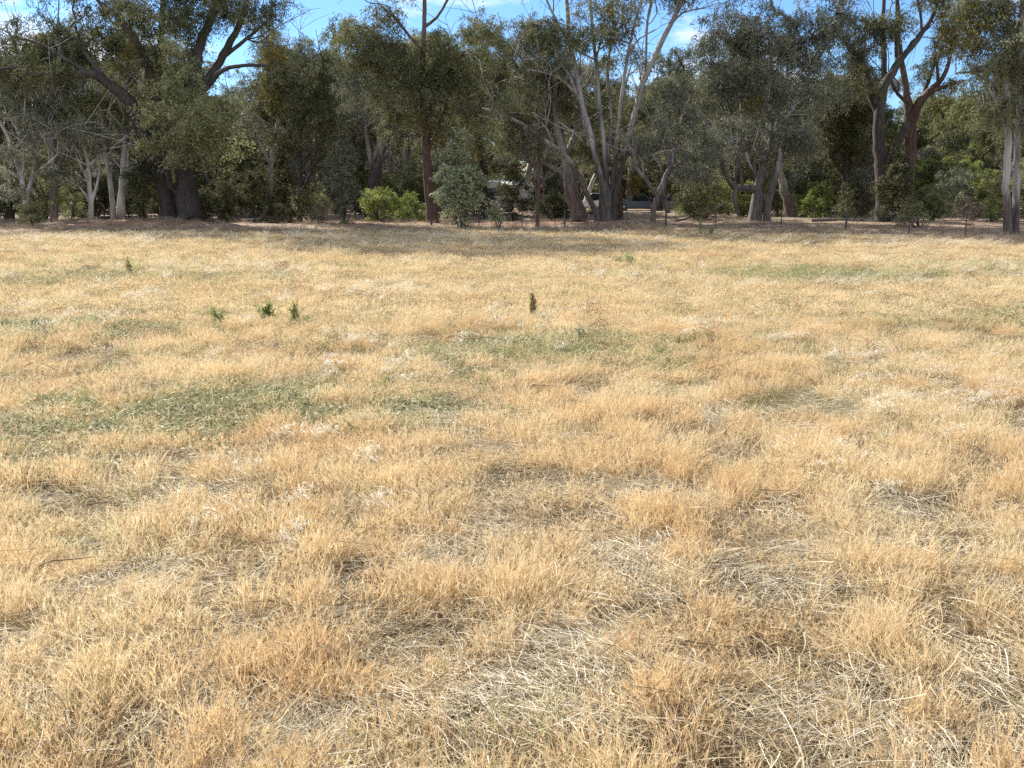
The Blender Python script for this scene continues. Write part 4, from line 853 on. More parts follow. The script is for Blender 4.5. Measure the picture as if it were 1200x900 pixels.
# second row, just behind the front trees: (px, Y, variant, top py offset, label)
SECOND = [
    (-60, 57, 0, 0, 'pale stemmed gum just outside the left edge of the paddock view'), (8, 60, 2, 20, 'dark spreading gum behind the leaning silver gum'),
    (85, 63, 3, 10, 'slender white gum seen between the grey brown gum and the thin forked one'), (118, 70, 7, 20, 'olive leaved gum behind the twin white trunks'),
    (165, 60, 2, 60, 'dark gum filling the gap under the long left limb of the huge gum'), (180, 75, 5, 0, 'red barked gum directly behind the huge dark gum'),
    (262, 60, 4, 40, 'bushy gum right of the huge dark trunks'), (285, 72, 0, 20, 'pale gum behind the dark shrubs right of the huge gum'),
    (335, 66, 4, 0, 'bushy gum behind the slim dark forked gum'), (366, 76, 1, 0, 'two toned gum making the rounded skyline left of the blue gap'),
    (398, 68, 3, 15, 'slender white gum behind the grey green sapling'), (415, 78, 2, 0, 'dark gum on the skyline below the white cloud'),
    (468, 74, 7, 0, 'olive gum behind the thin pale branches of the short thick trunk'), (528, 70, 2, 20, 'dark gum behind the red brown trunk'),
    (545, 82, 1, 0, 'tall gum behind the silver leaved sapling'), (622, 84, 4, 45, 'bushy gum overhanging the caravan'), (612, 86, 0, 0, 'pale gum rising behind the caravan roof'),
    (650, 70, 2, 50, 'dark gum behind the buttressed grey trunk'), (684, 100, 7, 10, 'olive gum seen through the fanned limbs'), (736, 104, 1, 20, 'two toned gum behind the parked ute'),
    (728, 62, 5, 60, 'red barked gum trunk standing right behind the many stemmed gum'), (775, 102, 3, 0, 'slender white gum beyond the V forked gum'), (812, 72, 4, 30, 'bushy gum left of the broad grey leaved gum'),
    (845, 80, 2, 0, 'dark gum behind the level limb of the broad gum'), (880, 68, 7, 20, 'olive gum directly behind the broad grey leaved gum'), (945, 72, 2, 30, 'dark gum over the yellow green bush'),
    (972, 82, 0, 0, 'pale gum behind the dark wattle'), (1010, 74, 2, 25, 'dark gum left of the black limbed gum'), (1095, 80, 4, 40, 'bushy gum low in the bright gap right of the red trunked gum'),
    (1120, 92, 6, 30, 'bright green tree in the gap left of the paired grey trunks'), (1148, 76, 6, 40, 'short bright green tree behind the small round bush'), (1168, 66, 4, 30, 'bushy gum just left of the paired grey trunks'),
    (1215, 60, 1, 0, 'gum at the right edge behind the paired grey trunks'), (1262, 50, 2, 0, 'dark gum outside the right edge of the view'), (1082, 98, 6, 20, 'fresh green tree far down the bright gap'),
]
for px, Y, v, off, lab in SECOND:
    top = np.interp(px, SKY[0], SKY[1]) + off; x = pxz(px, Y); H = max(5.5, zfor(top, Y) - hz(x, Y))
    place_generic(v, x, Y, H, lab, 'gums of the second row')
# the wood beyond, up the hill
far = []
rs_f = np.random.RandomState(5)
for row, (Y, n) in enumerate([(98, 17), (118, 17), (145, 18), (180, 18), (225, 16)]):
    for k in range(n):
        px = -150 + (1500 / (n - 1)) * k + rs_f.randn() * 28; yy = Y + rs_f.randn() * 5
        if 585 < px < 650 and Y < 190: continue            # the dry clearing behind the caravan
        top = np.interp(px, SKY[0], SKY[1]) + 12 + rs_f.rand() * 55; x = pxz(px, yy)
        H = min(19, max(6, zfor(top, yy) - hz(x, yy))); v = rs_f.randint(0, len(VAR))
        far.append((px, yy, v, x, H))
LM = [(-400, 60, 'beyond the leaning silver gum'), (60, 125, 'beyond the white twin trunks'), (125, 200, 'beyond the huge dark gum'), (200, 290, 'beyond the dark shrubs'),
      (290, 345, 'beyond the hanging mistletoe'), (345, 425, 'under the blue gap'), (425, 490, 'beyond the yellow green bushes'), (490, 560, 'beyond the red brown trunk'),
      (560, 640, 'beyond the caravan'), (640, 700, 'beyond the buttressed grey trunk'), (700, 760, 'beyond the parked ute'), (760, 830, 'beyond the V forked gum'),
      (830, 910, 'beyond the broad grey leaved gum'), (910, 970, 'beyond the leaning brown trunk'), (970, 1030, 'beyond the dark wattle'), (1030, 1085, 'beyond the cone shaped bush'),
      (1085, 1140, 'in the bright gap at the right'), (1140, 2000, 'beyond the paired grey trunks')]
for px, yy, v, x, H in far:
    lm = [t for a, b, t in LM if a <= px < b][0]
    dist = 'in the wood' if yy < 108 else 'deeper in the wood' if yy < 132 else 'on the low hillside' if yy < 162 else 'on the upper hillside' if yy < 202 else 'near the hill crest'
    place_generic(v, x, yy, H, '%s gum %s %s' % (LOOKW[v], dist, lm), 'distant gums of the wood and hill')

# ------------------------------------------------------------------ bushes and saplings
def bush(name, px, py, Y, wpx, hpx, lmat, seed, label, nclump=26, L=0.12, W=0.02, nper=330, cr=(0.28, 0.5), cat='bush', stems=5, droop=0.1, shape='round', bmat='bark_dark', group='bushes under the gums', ns=9):
    rs = np.random.RandomState(seed); s = Y / FPX; w = wpx * s / 2; h = hpx * s
    b = P3(px, py, Y); x = b[0]; loc = (x, Y, hz(x, Y) - 0.03)
    nclump = int(nclump * 1.4); q = unit(rs.randn(nclump, 3)); r = 0.25 + 0.95 * rs.rand(nclump) ** 0.7; cr = (cr[0] * 0.75, cr[1] * 0.85)
    q[:, 2] = np.where(rs.rand(nclump) < 0.2, np.abs(q[:, 2]) * 1.25, q[:, 2])
    cl = q * r[:, None] * np.array([w * 0.85, min(w, 2.2) * 0.85, h * 0.46]) + np.array([0, 0, h * 0.50]); cl[:, 2] = np.maximum(cl[:, 2], 0.15)
    if shape == 'cone': k = 1.15 - 0.75 * cl[:, 2] / h; cl[:, 0] *= k; cl[:, 1] *= k
    limbs = []
    for k in range(stems):
        e = cl[rs.randint(nclump)]; limbs.append((np.array([(rs.randn() * .08, rs.randn() * .08, -0.08), e * 0.4 + rs.randn(3) * .05, e]), np.array([.035, .025, .012])))
    root = make_tree(name, limbs, cl, (cr[0] + (cr[1] - cr[0]) * rs.rand(nclump)) * (0.7 + 0.5 * min(w, 1.6) / 1.6), M[bmat], M[lmat], seed, loc, nper=nper * 3, L=L, W=W, droop=droop, twig=0.008, flute=0, ns=ns)
    return tag(root, label, cat, group)
bush('sapling', 540, 262, 47, 62, 84, 'leaf_silver', 201, 'silver leaved sapling glowing in the sun right of the red brown trunk', 46, 0.13, 0.030, 300, cat='sapling', stems=7)
bush('sapling', 536, 262, 48, 34, 108, 'leaf_silver', 202, 'taller loose sapling top rising behind the silver leaved sapling', 22, 0.13, 0.028, 260, cat='sapling')
bush('sapling', 404, 264, 48, 44, 88, 'leaf_grey', 203, 'grey green sapling with a round head left of the yellow green bushes', 34, 0.12, 0.018, 300, cat='sapling')
bush('bush', 445, 256, 52, 48, 36, 'leaf_fresh', 204, 'left of the two yellow green bushes before the short thick trunk', 30, 0.10, 0.022)
bush('bush', 480, 257, 53, 44, 34, 'leaf_fresh', 205, 'right of the two yellow green bushes, next to the red brown trunk', 24, 0.10, 0.020)
bush('bush', 366, 262, 51, 44, 44, 'leaf_bright', 206, 'olive bush at the foot of the slim dark forked gum', 26)
bush('bush', 334, 263, 50, 40, 24, 'leaf_dark', 207, 'low dark bush left of the slim forked gum', 18)
bush('bush', 262, 262, 51, 52, 52, 'leaf_dark', 208, 'tall dark shrub close beside the huge gum trunk', 34)
bush('bush', 298, 262, 52, 50, 56, 'leaf_dark', 209, 'dark shrub before the pale log right of the huge gum', 34)
bush('bush', 172, 263, 50, 42, 66, 'leaf_dark', 210, 'dark green shrub between the white twin trunks and the huge gum', 30)
bush('bush', 86, 264, 50, 30, 44, 'leaf_bright', 211, 'thin green shrub beside the thin forked white gum', 14)
bush('bush', 38, 266, 47, 26, 30, 'leaf_bright', 212, 'small yellowish shrub at the foot of the leaning silver gum', 12)
bush('bush', 8, 264, 52, 40, 40, 'leaf_dark', 213, 'dark shrub at the left edge of the picture', 20)
bush('bush', 602, 248, 56, 38, 62, 'leaf_dark', 214, 'dark green sapling hiding the middle of the caravan', 30, cat='sapling')
bush('bush', 582, 264, 47, 22, 34, 'leaf_silver', 215, 'small thin silver shrub right of the silver leaved sapling', 9, 0.10, 0.02)
bush('bush', 648, 250, 58, 60, 30, 'leaf_dark', 216, 'dark scrub behind the reddish pencil thin trunk', 34)
bush('bush', 574, 247, 64, 22, 34, 'leaf_dark', 217, 'dark scrub covering the left end of the caravan', 14)
bush('bush', 826, 250, 62, 66, 46, 'leaf_fresh', 218, 'yellow green bush seen under the dark hanging foliage right of the V forked gum', 36)
bush('bush', 816, 262, 50, 48, 44, 'leaf_dark', 219, 'dark twiggy bush before the yellow green one, right of the V forked gum', 22)
bush('bush', 868, 248, 64, 34, 40, 'leaf_fresh', 220, 'yellow green bush seen through the fork of the broad gum', 18)
bush('bush', 960, 250, 60, 40, 40, 'leaf_fresh', 221, 'rounded yellow green bush left of the black bush', 24)
bush('bush', 936, 250, 62, 28, 30, 'leaf_fresh', 222, 'smaller yellow green bush against the leaning pale brown trunk', 14)
bush('bush', 1000, 252, 54, 42, 52, 'leaf_dark', 223, 'rounded black bush at the foot of the dark wattle', 34)
bush('bush', 1048, 252, 50, 54, 76, 'leaf_dark', 224, 'big dark cone shaped bush before the black limbed gum', 60, shape='cone')
bush('bush', 1090, 256, 52, 46, 40, 'leaf_bright', 225, 'olive yellow bush just right of the cone shaped bush', 28)
bush('bush', 1076, 268, 44, 52, 26, 'leaf_bright', 226, 'sparse low weedy shrub round a fence post at the right', 14, nper=150)
bush('bush', 1118, 254, 58, 50, 58, 'leaf_grey', 227, 'soft grey green shrub in the bright gap', 30)
bush('bush', 1150, 250, 64, 52, 52, 'leaf_fresh', 228, 'light green feathery bush behind the dry brown shrub', 30)
bush('bush', 1162, 250, 50, 20, 26, 'leaf_fresh', 229, 'small round yellow green bush on a stalk left of the paired trunks', 9)
bush('dry_shrub', 1138, 254, 54, 36, 26, 'dry_twig', 230, 'dead brown twiggy shrub beneath the light green feathery bush', 18, 0.12, 0.010, 160, cat='dead shrub')
bush('dry_shrub', 376, 264, 48, 32, 26, 'dry_twig', 231, 'dead grey twiggy shrub left of the grey green sapling', 12, 0.12, 0.010, 160, cat='dead shrub')
bush('bush', 1212, 262, 48, 40, 60, 'leaf_dark', 232, 'dark shrub at the right edge behind the paired trunks', 24)
bush('bush', 812, 240, 72, 44, 30, 'leaf_dark', 233, 'dark scrub around the silver car', 20)
bush('bush', 700, 246, 66, 26, 12, 'leaf_dark', 234, 'low scrub at the foot of the white wagon', 8)
bush('bush', 1124, 250, 66, 76, 70, 'leaf_fresh', 238, 'broad bright green bush filling the gap left of the feathery one', 40)
bush('bush', 1086, 246, 70, 56, 60, 'leaf_fresh', 239, 'light green bush lit by the sun behind the cone shaped bush', 30)
bush('bush', 1182, 248, 64, 50, 56, 'leaf_bright', 240, 'green bush right behind the paired grey trunks', 26)
bush('bush', 900, 246, 70, 50, 50, 'leaf_fresh', 241, 'light green bush behind the right trunk of the broad gum', 24)
bush('bush', 226, 258, 58, 70, 50, 'leaf_dark', 235, 'dark shrub hidden behind the huge trunks', 30)
bush('bush', 120, 256, 58, 60, 44, 'leaf_dark', 236, 'shrub in shade behind the twin white trunks', 26)
bush('bush', 764, 240, 112, 40, 26, 'leaf_fresh', 237, 'bright bush beyond the bonnet of the parked ute', 14)

rs_m = np.random.RandomState(33); MS = [('leaf_grey', 'bark_pale'), ('leaf_olive', 'bark_grey'), ('leaf_dark', 'bark_dark'), ('leaf_bright', 'bark_grey')]; mp_ = [None] * 4
for k, (px, Y, hh) in enumerate([(-20, 58, 90), (22, 62, 70), (52, 60, 80), (96, 60, 95), (150, 58, 70), (186, 64, 90), (238, 60, 85), (272, 64, 90), (300, 60, 75), (328, 62, 70), (372, 64, 85), (392, 66, 70), (424, 66, 75), (462, 68, 60), (486, 66, 75),
                                 (522, 62, 90), (556, 66, 95), (640, 68, 60), (656, 66, 60), (815, 66, 95), (828, 58, 90), (856, 68, 75), (872, 66, 70), (912, 64, 90), (944, 66, 80), (966, 66, 70), (1012, 64, 80),
                                 (1026, 70, 70), (1076, 72, 80), (1104, 70, 90), (1130, 72, 70), (1172, 60, 70), (1205, 58, 80)]):
    v = rs_m.randint(4); lm = [t for a, b, t in LM if a <= px < b][0]; lab = '%s young gum of the understorey, %s, %s' % (['grey', 'olive', 'dark', 'bright'][v], ['loose', 'dense', 'narrow'][k % 3], lm)
    H = hh * Y / FPX
    if mp_[v] is None:
        o = bush('young_gum_tree', 600, 262, 50, 62, 110, MS[v][0], 400 + v, lab, 40, 0.18, 0.030, 95, cr=(0.3, 0.6), cat='young tree', bmat=MS[v][1], group='young gums of the understorey', stems=8); mp_[v] = o; mh_ = 110 * 50 / FPX
    else:
        o = copy_tree(mp_[v]); o.name = 'young_gum_tree'; o['label'] = lab
    q = H / mh_; x = pxz(px, Y); o.scale = (q ** .5, q ** .5, q); o.location = (x, Y, hz(x, Y) - .05); o.rotation_euler = (0, 0, rs_m.rand() * 6.28)

# scrub along the back of the wood, so that no bare hill shows between the stems
rs_s = np.random.RandomState(91); scrub = []
SK = ['leaf_dark', 'leaf_grey', 'leaf_olive', 'leaf_bright']; sp_ = [None] * 4
for k in range(96):
    px = -120 + 1440 / 95 * k + rs_s.randn() * 6; Y = 72 + rs_s.rand() * 38
    if 560 < px < 800 and Y < 108: Y = 108 + rs_s.rand() * 10
    if 590 < px < 640: continue
    v = rs_s.randint(4); x = pxz(px, Y); lm = [t for a, b, t in LM if a <= px < b][0]
    lab = '%s %s %s' % (['dark', 'grey green', 'olive', 'bright'][v], 'scrub bush in the wood' if Y < 95 else 'scrub bush at the hill foot', lm)
    if sp_[v] is None:
        o = bush('scrub_bush', px, 245, Y, 4.0 * FPX / Y, 3.6 * FPX / Y, SK[v], 300 + v, lab, 30, 0.17, 0.032, 150, cr=(0.4, 0.7), group='scrub at the back of the wood'); sp_[v] = o
    else:
        o = copy_tree(sp_[v]); o.name = 'scrub_bush'; o['label'] = lab
    s = 0.9 + 1.1 * rs_s.rand(); o.scale = (s * 1.1, s * 1.1, s); o.location = (x, Y, hz(x, Y) - 0.05); o.rotation_euler = (0, 0, rs_s.rand() * 6.28)

for k in range(64):
    px = -100 + 1400 / 63 * k + rs_s.randn() * 8; Y = 116 + rs_s.rand() * 46; v = rs_s.randint(4)
    if 600 < px < 636: continue
    x = pxz(px, Y); lm = [t for a, b, t in LM if a <= px < b][0]; o = copy_tree(sp_[v]); o.name = 'scrub_bush'
    o['label'] = '%s tall scrub %s %s' % (['dark', 'grey green', 'olive', 'bright'][v], 'low on the rise' if Y < 138 else 'high on the rise', lm)
    s = 1.7 + 1.1 * rs_s.rand(); o.scale = (s * 1.25, s * 1.25, s); o.location = (x, Y, hz(x, Y) - 0.05); o.rotation_euler = (0, 0, rs_s.rand() * 6.28)

# ------------------------------------------------------------------ logs and fallen branches
def log(px, py, Y, pts, r, label, mat='bark_white', twigs=0, seed=0):
    b = P3(px, py, Y); x = b[0]; root = bpy.data.objects.new('fallen_branch', None)
    rs = np.random.RandomState(seed); A = Acc(); P = np.array(pts, float)
    for p in P: p[2] = p[2] + hz(x + p[0], Y + p[1]) - hz(x, Y) + r * 0.7
    Q, q = catmull(P, np.linspace(r, r * 0.5, len(P)), 0.2); Q += rs.randn(*Q.shape) * r * .1
    A.tube(Q, q, 8, 0.05, rs)
    for k in range(twigs):
        i = rs.randint(2, len(Q) - 1); e = Q[i] + np.array([rs.randn() * .5, rs.randn() * .5, abs(rs.randn()) * .3])
        A.tube(np.array([Q[i], (Q[i] + e) / 2 + rs.randn(3) * .06, e]), np.array([r * .35, r * .25, r * .1]), 4)
    o = obj('fallen_branch', A.mesh('fallen_branch', M[mat])); o.location = (x, Y, hz(x, Y))
    tag(o, label, 'fallen branch', 'fallen branches under the gums')
log(318, 258, 52, [(-1.2, 0, 0), (-.4, .1, .08), (.5, 0, .06), (1.2, -.1, 0)], .13, 'bleached white log lying under the hanging mistletoe', seed=1)
log(256, 262, 51, [(-.9, 0, 0), (0, .2, 0), (.9, .1, 0)], .08, 'thin pale branch lying just right of the huge trunk', twigs=3, seed=2)
log(600, 250, 57, [(-1.5, 0, .0), (-.2, .3, .3), (1.4, .1, .1)], .06, 'grey fallen branch in front of the caravan', 'bark_pale', 5, 3)
log(655, 247, 60, [(-2.2, 0, .5), (0, .2, .7), (2.0, .3, .45)], .07, 'grey dead branch lying across the dark scrub', 'bark_pale', 4, 4)
log(830, 262, 52, [(-2.0, 0, 0), (0, .2, .5), (1.6, 0, 1.3)], .06, 'dark fallen bough sloping up to the broad grey leaved gum', 'bark_dark', 4, 5)
log(985, 257, 51, [(-1.5, 0, 0), (0, .2, .06), (1.3, 0, 0)], .10, 'low grey log before the black bush', 'bark_grey', 2, 6)
log(205, 264, 49, [(-1.6, 0, 0), (-.3, .1, .1), (1.0, .2, 0)], .06, 'grey stick lying in front of the huge twin trunks', 'bark_pale', 4, 7)
log(600, 238, 58, [(-.2, 0, .2), (.1, .1, 1.3), (.8, .2, 2.4)], .05, 'bare pale branch propped up against the scrub by the caravan', 'bark_white', 3, 8)
# twig and bark litter on the ground of the wood
def litter():
    rs = np.random.RandomState(61); n = 9500
    y = 42 + 40 * rs.rand(n); x = (rs.rand(n) - 0.5) * 2 * (0.6 * y); k = y > edge(x) + 1; x = x[k]; y = y[k]; n = len(x)
    a = rs.rand(n) * 6.28; D = np.stack([np.cos(a), np.sin(a), rs.randn(n) * .12], -1)
    P = np.stack([x, y, height(x, y) + 0.02 + .02 * rs.rand(n)], -1)
    v, f, _ = strips(P, D, 0.15 + 0.7 * rs.rand(n) ** 3, 0.008 + 0.018 * rs.rand(n), rs.randn(n, 3) * np.array([.15, .15, 0.0]), 2, rs, .4, np.stack([-np.sin(a), np.cos(a), rs.randn(n) * .3], -1))
    tag(obj('leaf_litter', quad_mesh('leaf_litter', v, f, M['dry_twig'], False, np.repeat(rs.rand(n), 6))), 'twigs and shed bark strewn on the ground of the wood', 'litter', kind='stuff')
litter()

# ------------------------------------------------------------------ fence
def fence():
    root = empty('wire_fence', (pxz(449, 46), 46, 0)); o0 = np.array(root.location)
    tag(root, 'low post and wire fence along the edge of the wood', 'fence')
    steel = simple('weathered_post', (0.06, 0.05, 0.045), 0.8, var=.3); wire = simple('fence_wire', (0.16, 0.15, 0.14), 0.5, 0.8)
    posts = [(449, 47.5), (505, 47.5), (561, 47.5), (612, 47), (662, 46.5), (702, 46), (735, 45.5), (781, 45), (841, 44.5), (917, 43), (993, 41), (1069, 38), (1136, 36), (1215, 34)]
    tops = []
    rs = np.random.RandomState(4)
    for k, (px, Y) in enumerate(posts):
        x = pxz(px, Y); z = hz(x, Y); A = Acc(); h = 0.92 + rs.randn() * .04; lx = rs.randn() * .03
        if k % 3 == 1:
            A.tube(np.array([(0, 0, -.1), (lx * .5, 0, h * .5), (lx, 0, h)]), np.array([.05, .045, .04]), 8, .05, rs)
        else:
            A.box((lx * .5, 0, h / 2 - .05), (.045, .008, h + .1)); A.box((lx * .5, .018, h / 2 - .05), (.008, .03, h + .096))
        p = obj('post', A.mesh('post', steel, False), root); p.location = np.array((x, Y, z)) - o0
        tops.append(np.array((x, Y, z)))
    for i, hh in enumerate((.25, .5, .72, .86)):
        A = Acc(); pts = []
        for a, b in zip(tops[:-1], tops[1:]):
            for t in (0, .25, .5, .75): pts.append(a * (1 - t) + b * t + np.array([0, -.03, hh - .05 * math.sin(math.pi * t)]) - o0)
        pts.append(tops[-1] + np.array([0, -.03, hh]) - o0)
        A.tube(np.array(pts), np.full(len(pts), .0022), 4); obj('wire', A.mesh('wire', wire), root)
fence()
A = Acc(); A.tube(np.array([(0, 0, -.1), (.01, 0, .4), (0, 0, .62)]), np.array([.075, .07, .068]), 10, .03, np.random.RandomState(1))
o = obj('wooden_stake', A.mesh('wooden_stake', M['bark_pale'])); x = pxz(415, 56); o.location = (x, 56, hz(x, 56))
tag(o, 'short pale wooden stake behind the grey green sapling', 'stake')

# ------------------------------------------------------------------ vehicles and caravan
glassm = simple('car_glass', (0.02, 0.025, 0.03), 0.06, 0, .05); tyrem = simple('tyre_rubber', (0.025, 0.025, 0.025), .8); rimm = simple('wheel_rim', (.45, .45, .46), .35, .8)
lampm = simple('lamp_lens', (.6, .6, .58), .15); redm = simple('tail_lens', (.35, .02, .02), .2); trimm = simple('black_trim', (.03, .03, .03), .6)
def wheel(root, x, y, r=.33):
    A = Acc(); A.tube(np.array([(0, -.11, 0), (0, -.10, 0), (0, .10, 0), (0, .11, 0)]), np.array([r * .86, r, r, r * .86]), 24)
    w = obj('wheel', A.mesh('wheel', tyrem), root); w.location = (x, y, r)
    B = Acc(); B.tube(np.array([(0, -.112, 0), (0, -.111, 0), (0, .111, 0), (0, .112, 0)]), np.array([.02, r * .6, r * .6, .02]), 16); obj('rim', B.mesh('rim', rimm), w)
def loft(A, prof, ws, mi=0):
    """closed side profile (x, z) lofted over widths: list of (y, inset)"""
    prof = np.array(prof, float); n = len(prof); c = prof.mean(0); base = A.n; V = []
    for y, ins in ws:
        q = prof.copy(); q = c + (q - c) * (1 - ins); V.append(np.stack([q[:, 0], np.full(n, y), q[:, 1]], -1))
    V = np.vstack(V); m = len(ws); F = []
    for i in range(m - 1):
        for j in range(n): F.append((i * n + j, (i + 1) * n + j, (i + 1) * n + (j + 1) % n, i * n + (j + 1) % n))
    for e, flip in ((0, 0), (m - 1, 1)):
        for j in range(1, n - 2, 2):
            q = [e * n, e * n + j, e * n + j + 1, e * n + j + 2]
            F.append(q[::-1] if flip else q)
    A.add(V, F, mi)
def car(name, x, y, rz, paint, label, kind='sedan', cat='car'):
    """built along X, nose towards +X"""
    root = empty(name, (x, y, hz(x, y)), rz); tag(root, label, cat, 'vehicles parked beyond the wood')
    pm = simple(name + '_paint', paint, .25, .2, .03)
    A = Acc(); Lh = 2.3 if kind != 'ute' else 2.6
    loft(A, [(-Lh, .35), (-Lh - .02, .62), (-Lh + .1, .90), (-1.2, .95), (.9, .93), (1.6, .86), (Lh - .12, .74), (Lh, .55), (Lh - .02, .33), (0, .26)],
         [(-.86, .06), (-.83, .01), (-.6, 0), (.6, 0), (.83, .01), (.86, .06)])
    if kind == 'ute': A.box((-1.75, 0, 1.0), (1.6, 1.66, .1))
    obj('body', A.mesh('body', pm, False), root)
    cab = {'sedan': [(-1.75, .93), (-1.1, 1.38), (-.4, 1.45), (.3, 1.42), (1.05, .92), (0, .90)],
           'wagon': [(-2.2, .93), (-2.05, 1.50), (-1.0, 1.62), (.25, 1.58), (1.0, .92), (0, .90)],
           'ute': [(-.85, .93), (-.8, 1.50), (-.3, 1.60), (.45, 1.56), (1.15, .92), (0, .90)]}[kind]
    B = Acc(); loft(B, cab, [(-.74, .10), (-.70, .02), (0, 0), (.70, .02), (.74, .10)]); obj('window_band', B.mesh('window_band', glassm, False), root)
    zt = max(z for _, z in cab); xs = [p[0] for p in cab if p[1] > zt - .13]
    T = Acc(); T.box(((min(xs) + max(xs)) / 2, 0, zt + .01), (max(xs) - min(xs) + .12, 1.36, .05)); obj('roof', T.mesh('roof', pm, False), root)
    Q = Acc()
    for sy in (-.71, .71):
        for (xa, za), (xb, zb) in ((cab[0], cab[1]), (cab[3], cab[4]), ((-.35, .93), (-.35, zt))):
            Q.tube(np.array([(xa, sy, za), (xb, sy * .96, zb)]), np.array([.04, .035]), 6)
    obj('pillars', Q.mesh('pillars', pm), root)
    for wx in (-1.35 if kind != 'ute' else -1.6, 1.42 if kind != 'ute' else 1.55):
        for wy in (-.78, .78): wheel(root, wx, wy)
    for sy in (-.62, .62):
        h = Acc(); h.box((Lh - .05, sy, .64), (.10, .34, .15)); obj('headlight', h.mesh('headlight', lampm, False), root)
        h = Acc(); h.box((-Lh + .02, sy, .72), (.08, .24, .2)); obj('tail_light', h.mesh('tail_light', redm, False), root)
        h = Acc(); h.box((.82, sy * 1.5, 1.0), (.1, .14, .12)); obj('mirror', h.mesh('mirror', pm, False), root)
    h = Acc(); h.box((Lh + .0, 0, .42), (.08, 1.5, .16)); h.box((-Lh - .0, 0, .42), (.08, 1.5, .16)); obj('bumper', h.mesh('bumper', trimm, False), root)
car('station_wagon', pxz(697, 92) , 92, math.radians(172), (.78, .78, .77), 'white station wagon half hidden by the leaning limb of the many stemmed gum', 'wagon')
car('utility_truck', pxz(749, 95), 95, math.radians(2), (.16, .19, .22), 'blue grey ute parked between the many stemmed and V forked gums', 'ute', 'ute')
car('sedan', pxz(786, 97), 97, math.radians(186), (.30, .31, .33), 'silver sedan showing its roof behind the V forked gum', 'sedan')
def caravan():
    Y = 78; x = pxz(594, Y); root = empty('caravan', (x, Y, hz(x, Y)), math.radians(4)); tag(root, 'white caravan with a dark round vent behind the dark sapling', 'caravan')
    wm = simple('caravan_skin', (.62, .63, .64), .45, 0, .06, 2); gm = simple('caravan_stripe', (.30, .33, .36), .5)
    A = Acc(); loft(A, [(-2.0, .5), (-2.05, 1.6), (-1.85, 2.25), (-1.5, 2.5), (1.7, 2.5), (2.0, 2.2), (2.1, 1.5), (1.95, .75), (1.5, .5), (0, .5)], [(-1.05, .03), (-1.0, 0), (1.0, 0), (1.05, .03)])
    obj('body', A.mesh('body', wm, False), root)
    r = Acc(); r.box((.1, 0, 2.56), (2.9, 1.7, .12)); obj('pop_top', r.mesh('pop_top', wm, False), root)
    s = Acc(); s.box((0, -1.075, .95), (3.8, .02, .16)); obj('stripe', s.mesh('stripe', gm, False), root)
    for wx, ww in ((-1.2, .9), (.55, .7)):
        f = Acc(); f.box((wx, -1.075, 1.65), (ww + .08, .03, .58)); fo = obj('window', f.mesh('window', trimm, False), root)
        g = Acc(); g.box((wx, -1.095, 1.65), (ww, .02, .5)); obj('pane', g.mesh('pane', glassm, False), fo)
    d = Acc(); d.box((-.35, -1.075, 1.35), (.62, .03, 1.55)); dd = obj('door', d.mesh('door', wm, False), root)
    h = Acc(); h.box((-.12, -1.10, 1.3), (.06, .03, .12)); obj('handle', h.mesh('handle', trimm, False), dd)
    v = Acc(); v.tube(np.array([(1.55, -1.06, 2.0), (1.55, -1.10, 2.0), (1.55, -1.11, 2.0)]), np.array([.2, .2, .03]), 20); obj('vent', v.mesh('vent', trimm), root)
    wheel(root, .1, -.95, .36); wheel(root, .1, .95, .36)
    t = Acc(); t.tube(np.array([(2.0, 0, .5), (2.6, 0, .45), (3.1, 0, .5)]), np.array([.05, .05, .05]), 6); t.tube(np.array([(2.9, 0, .5), (2.9, 0, -.1)]), np.array([.04, .04]), 6); obj('drawbar', t.mesh('drawbar', trimm), root)
    aw = Acc(); M3 = [[1, 0, 0], [0, math.cos(.25), -math.sin(.25)], [0, math.sin(.25), math.cos(.25)]]; aw.box((.2, -1.6, 2.32), (1.5, 1.1, .03), 0, M3)
    obj('awning', aw.mesh('awning', simple('awning_cloth', (.8, .8, .78), .7), False), root)
    for sx in (-.5, .9):
        q = Acc(); q.tube(np.array([(sx, -2.1, -.05), (sx, -2.1, 2.2)]), np.array([.02, .02]), 6); obj('awning_pole', q.mesh('awning_pole', rimm), root)
caravan()

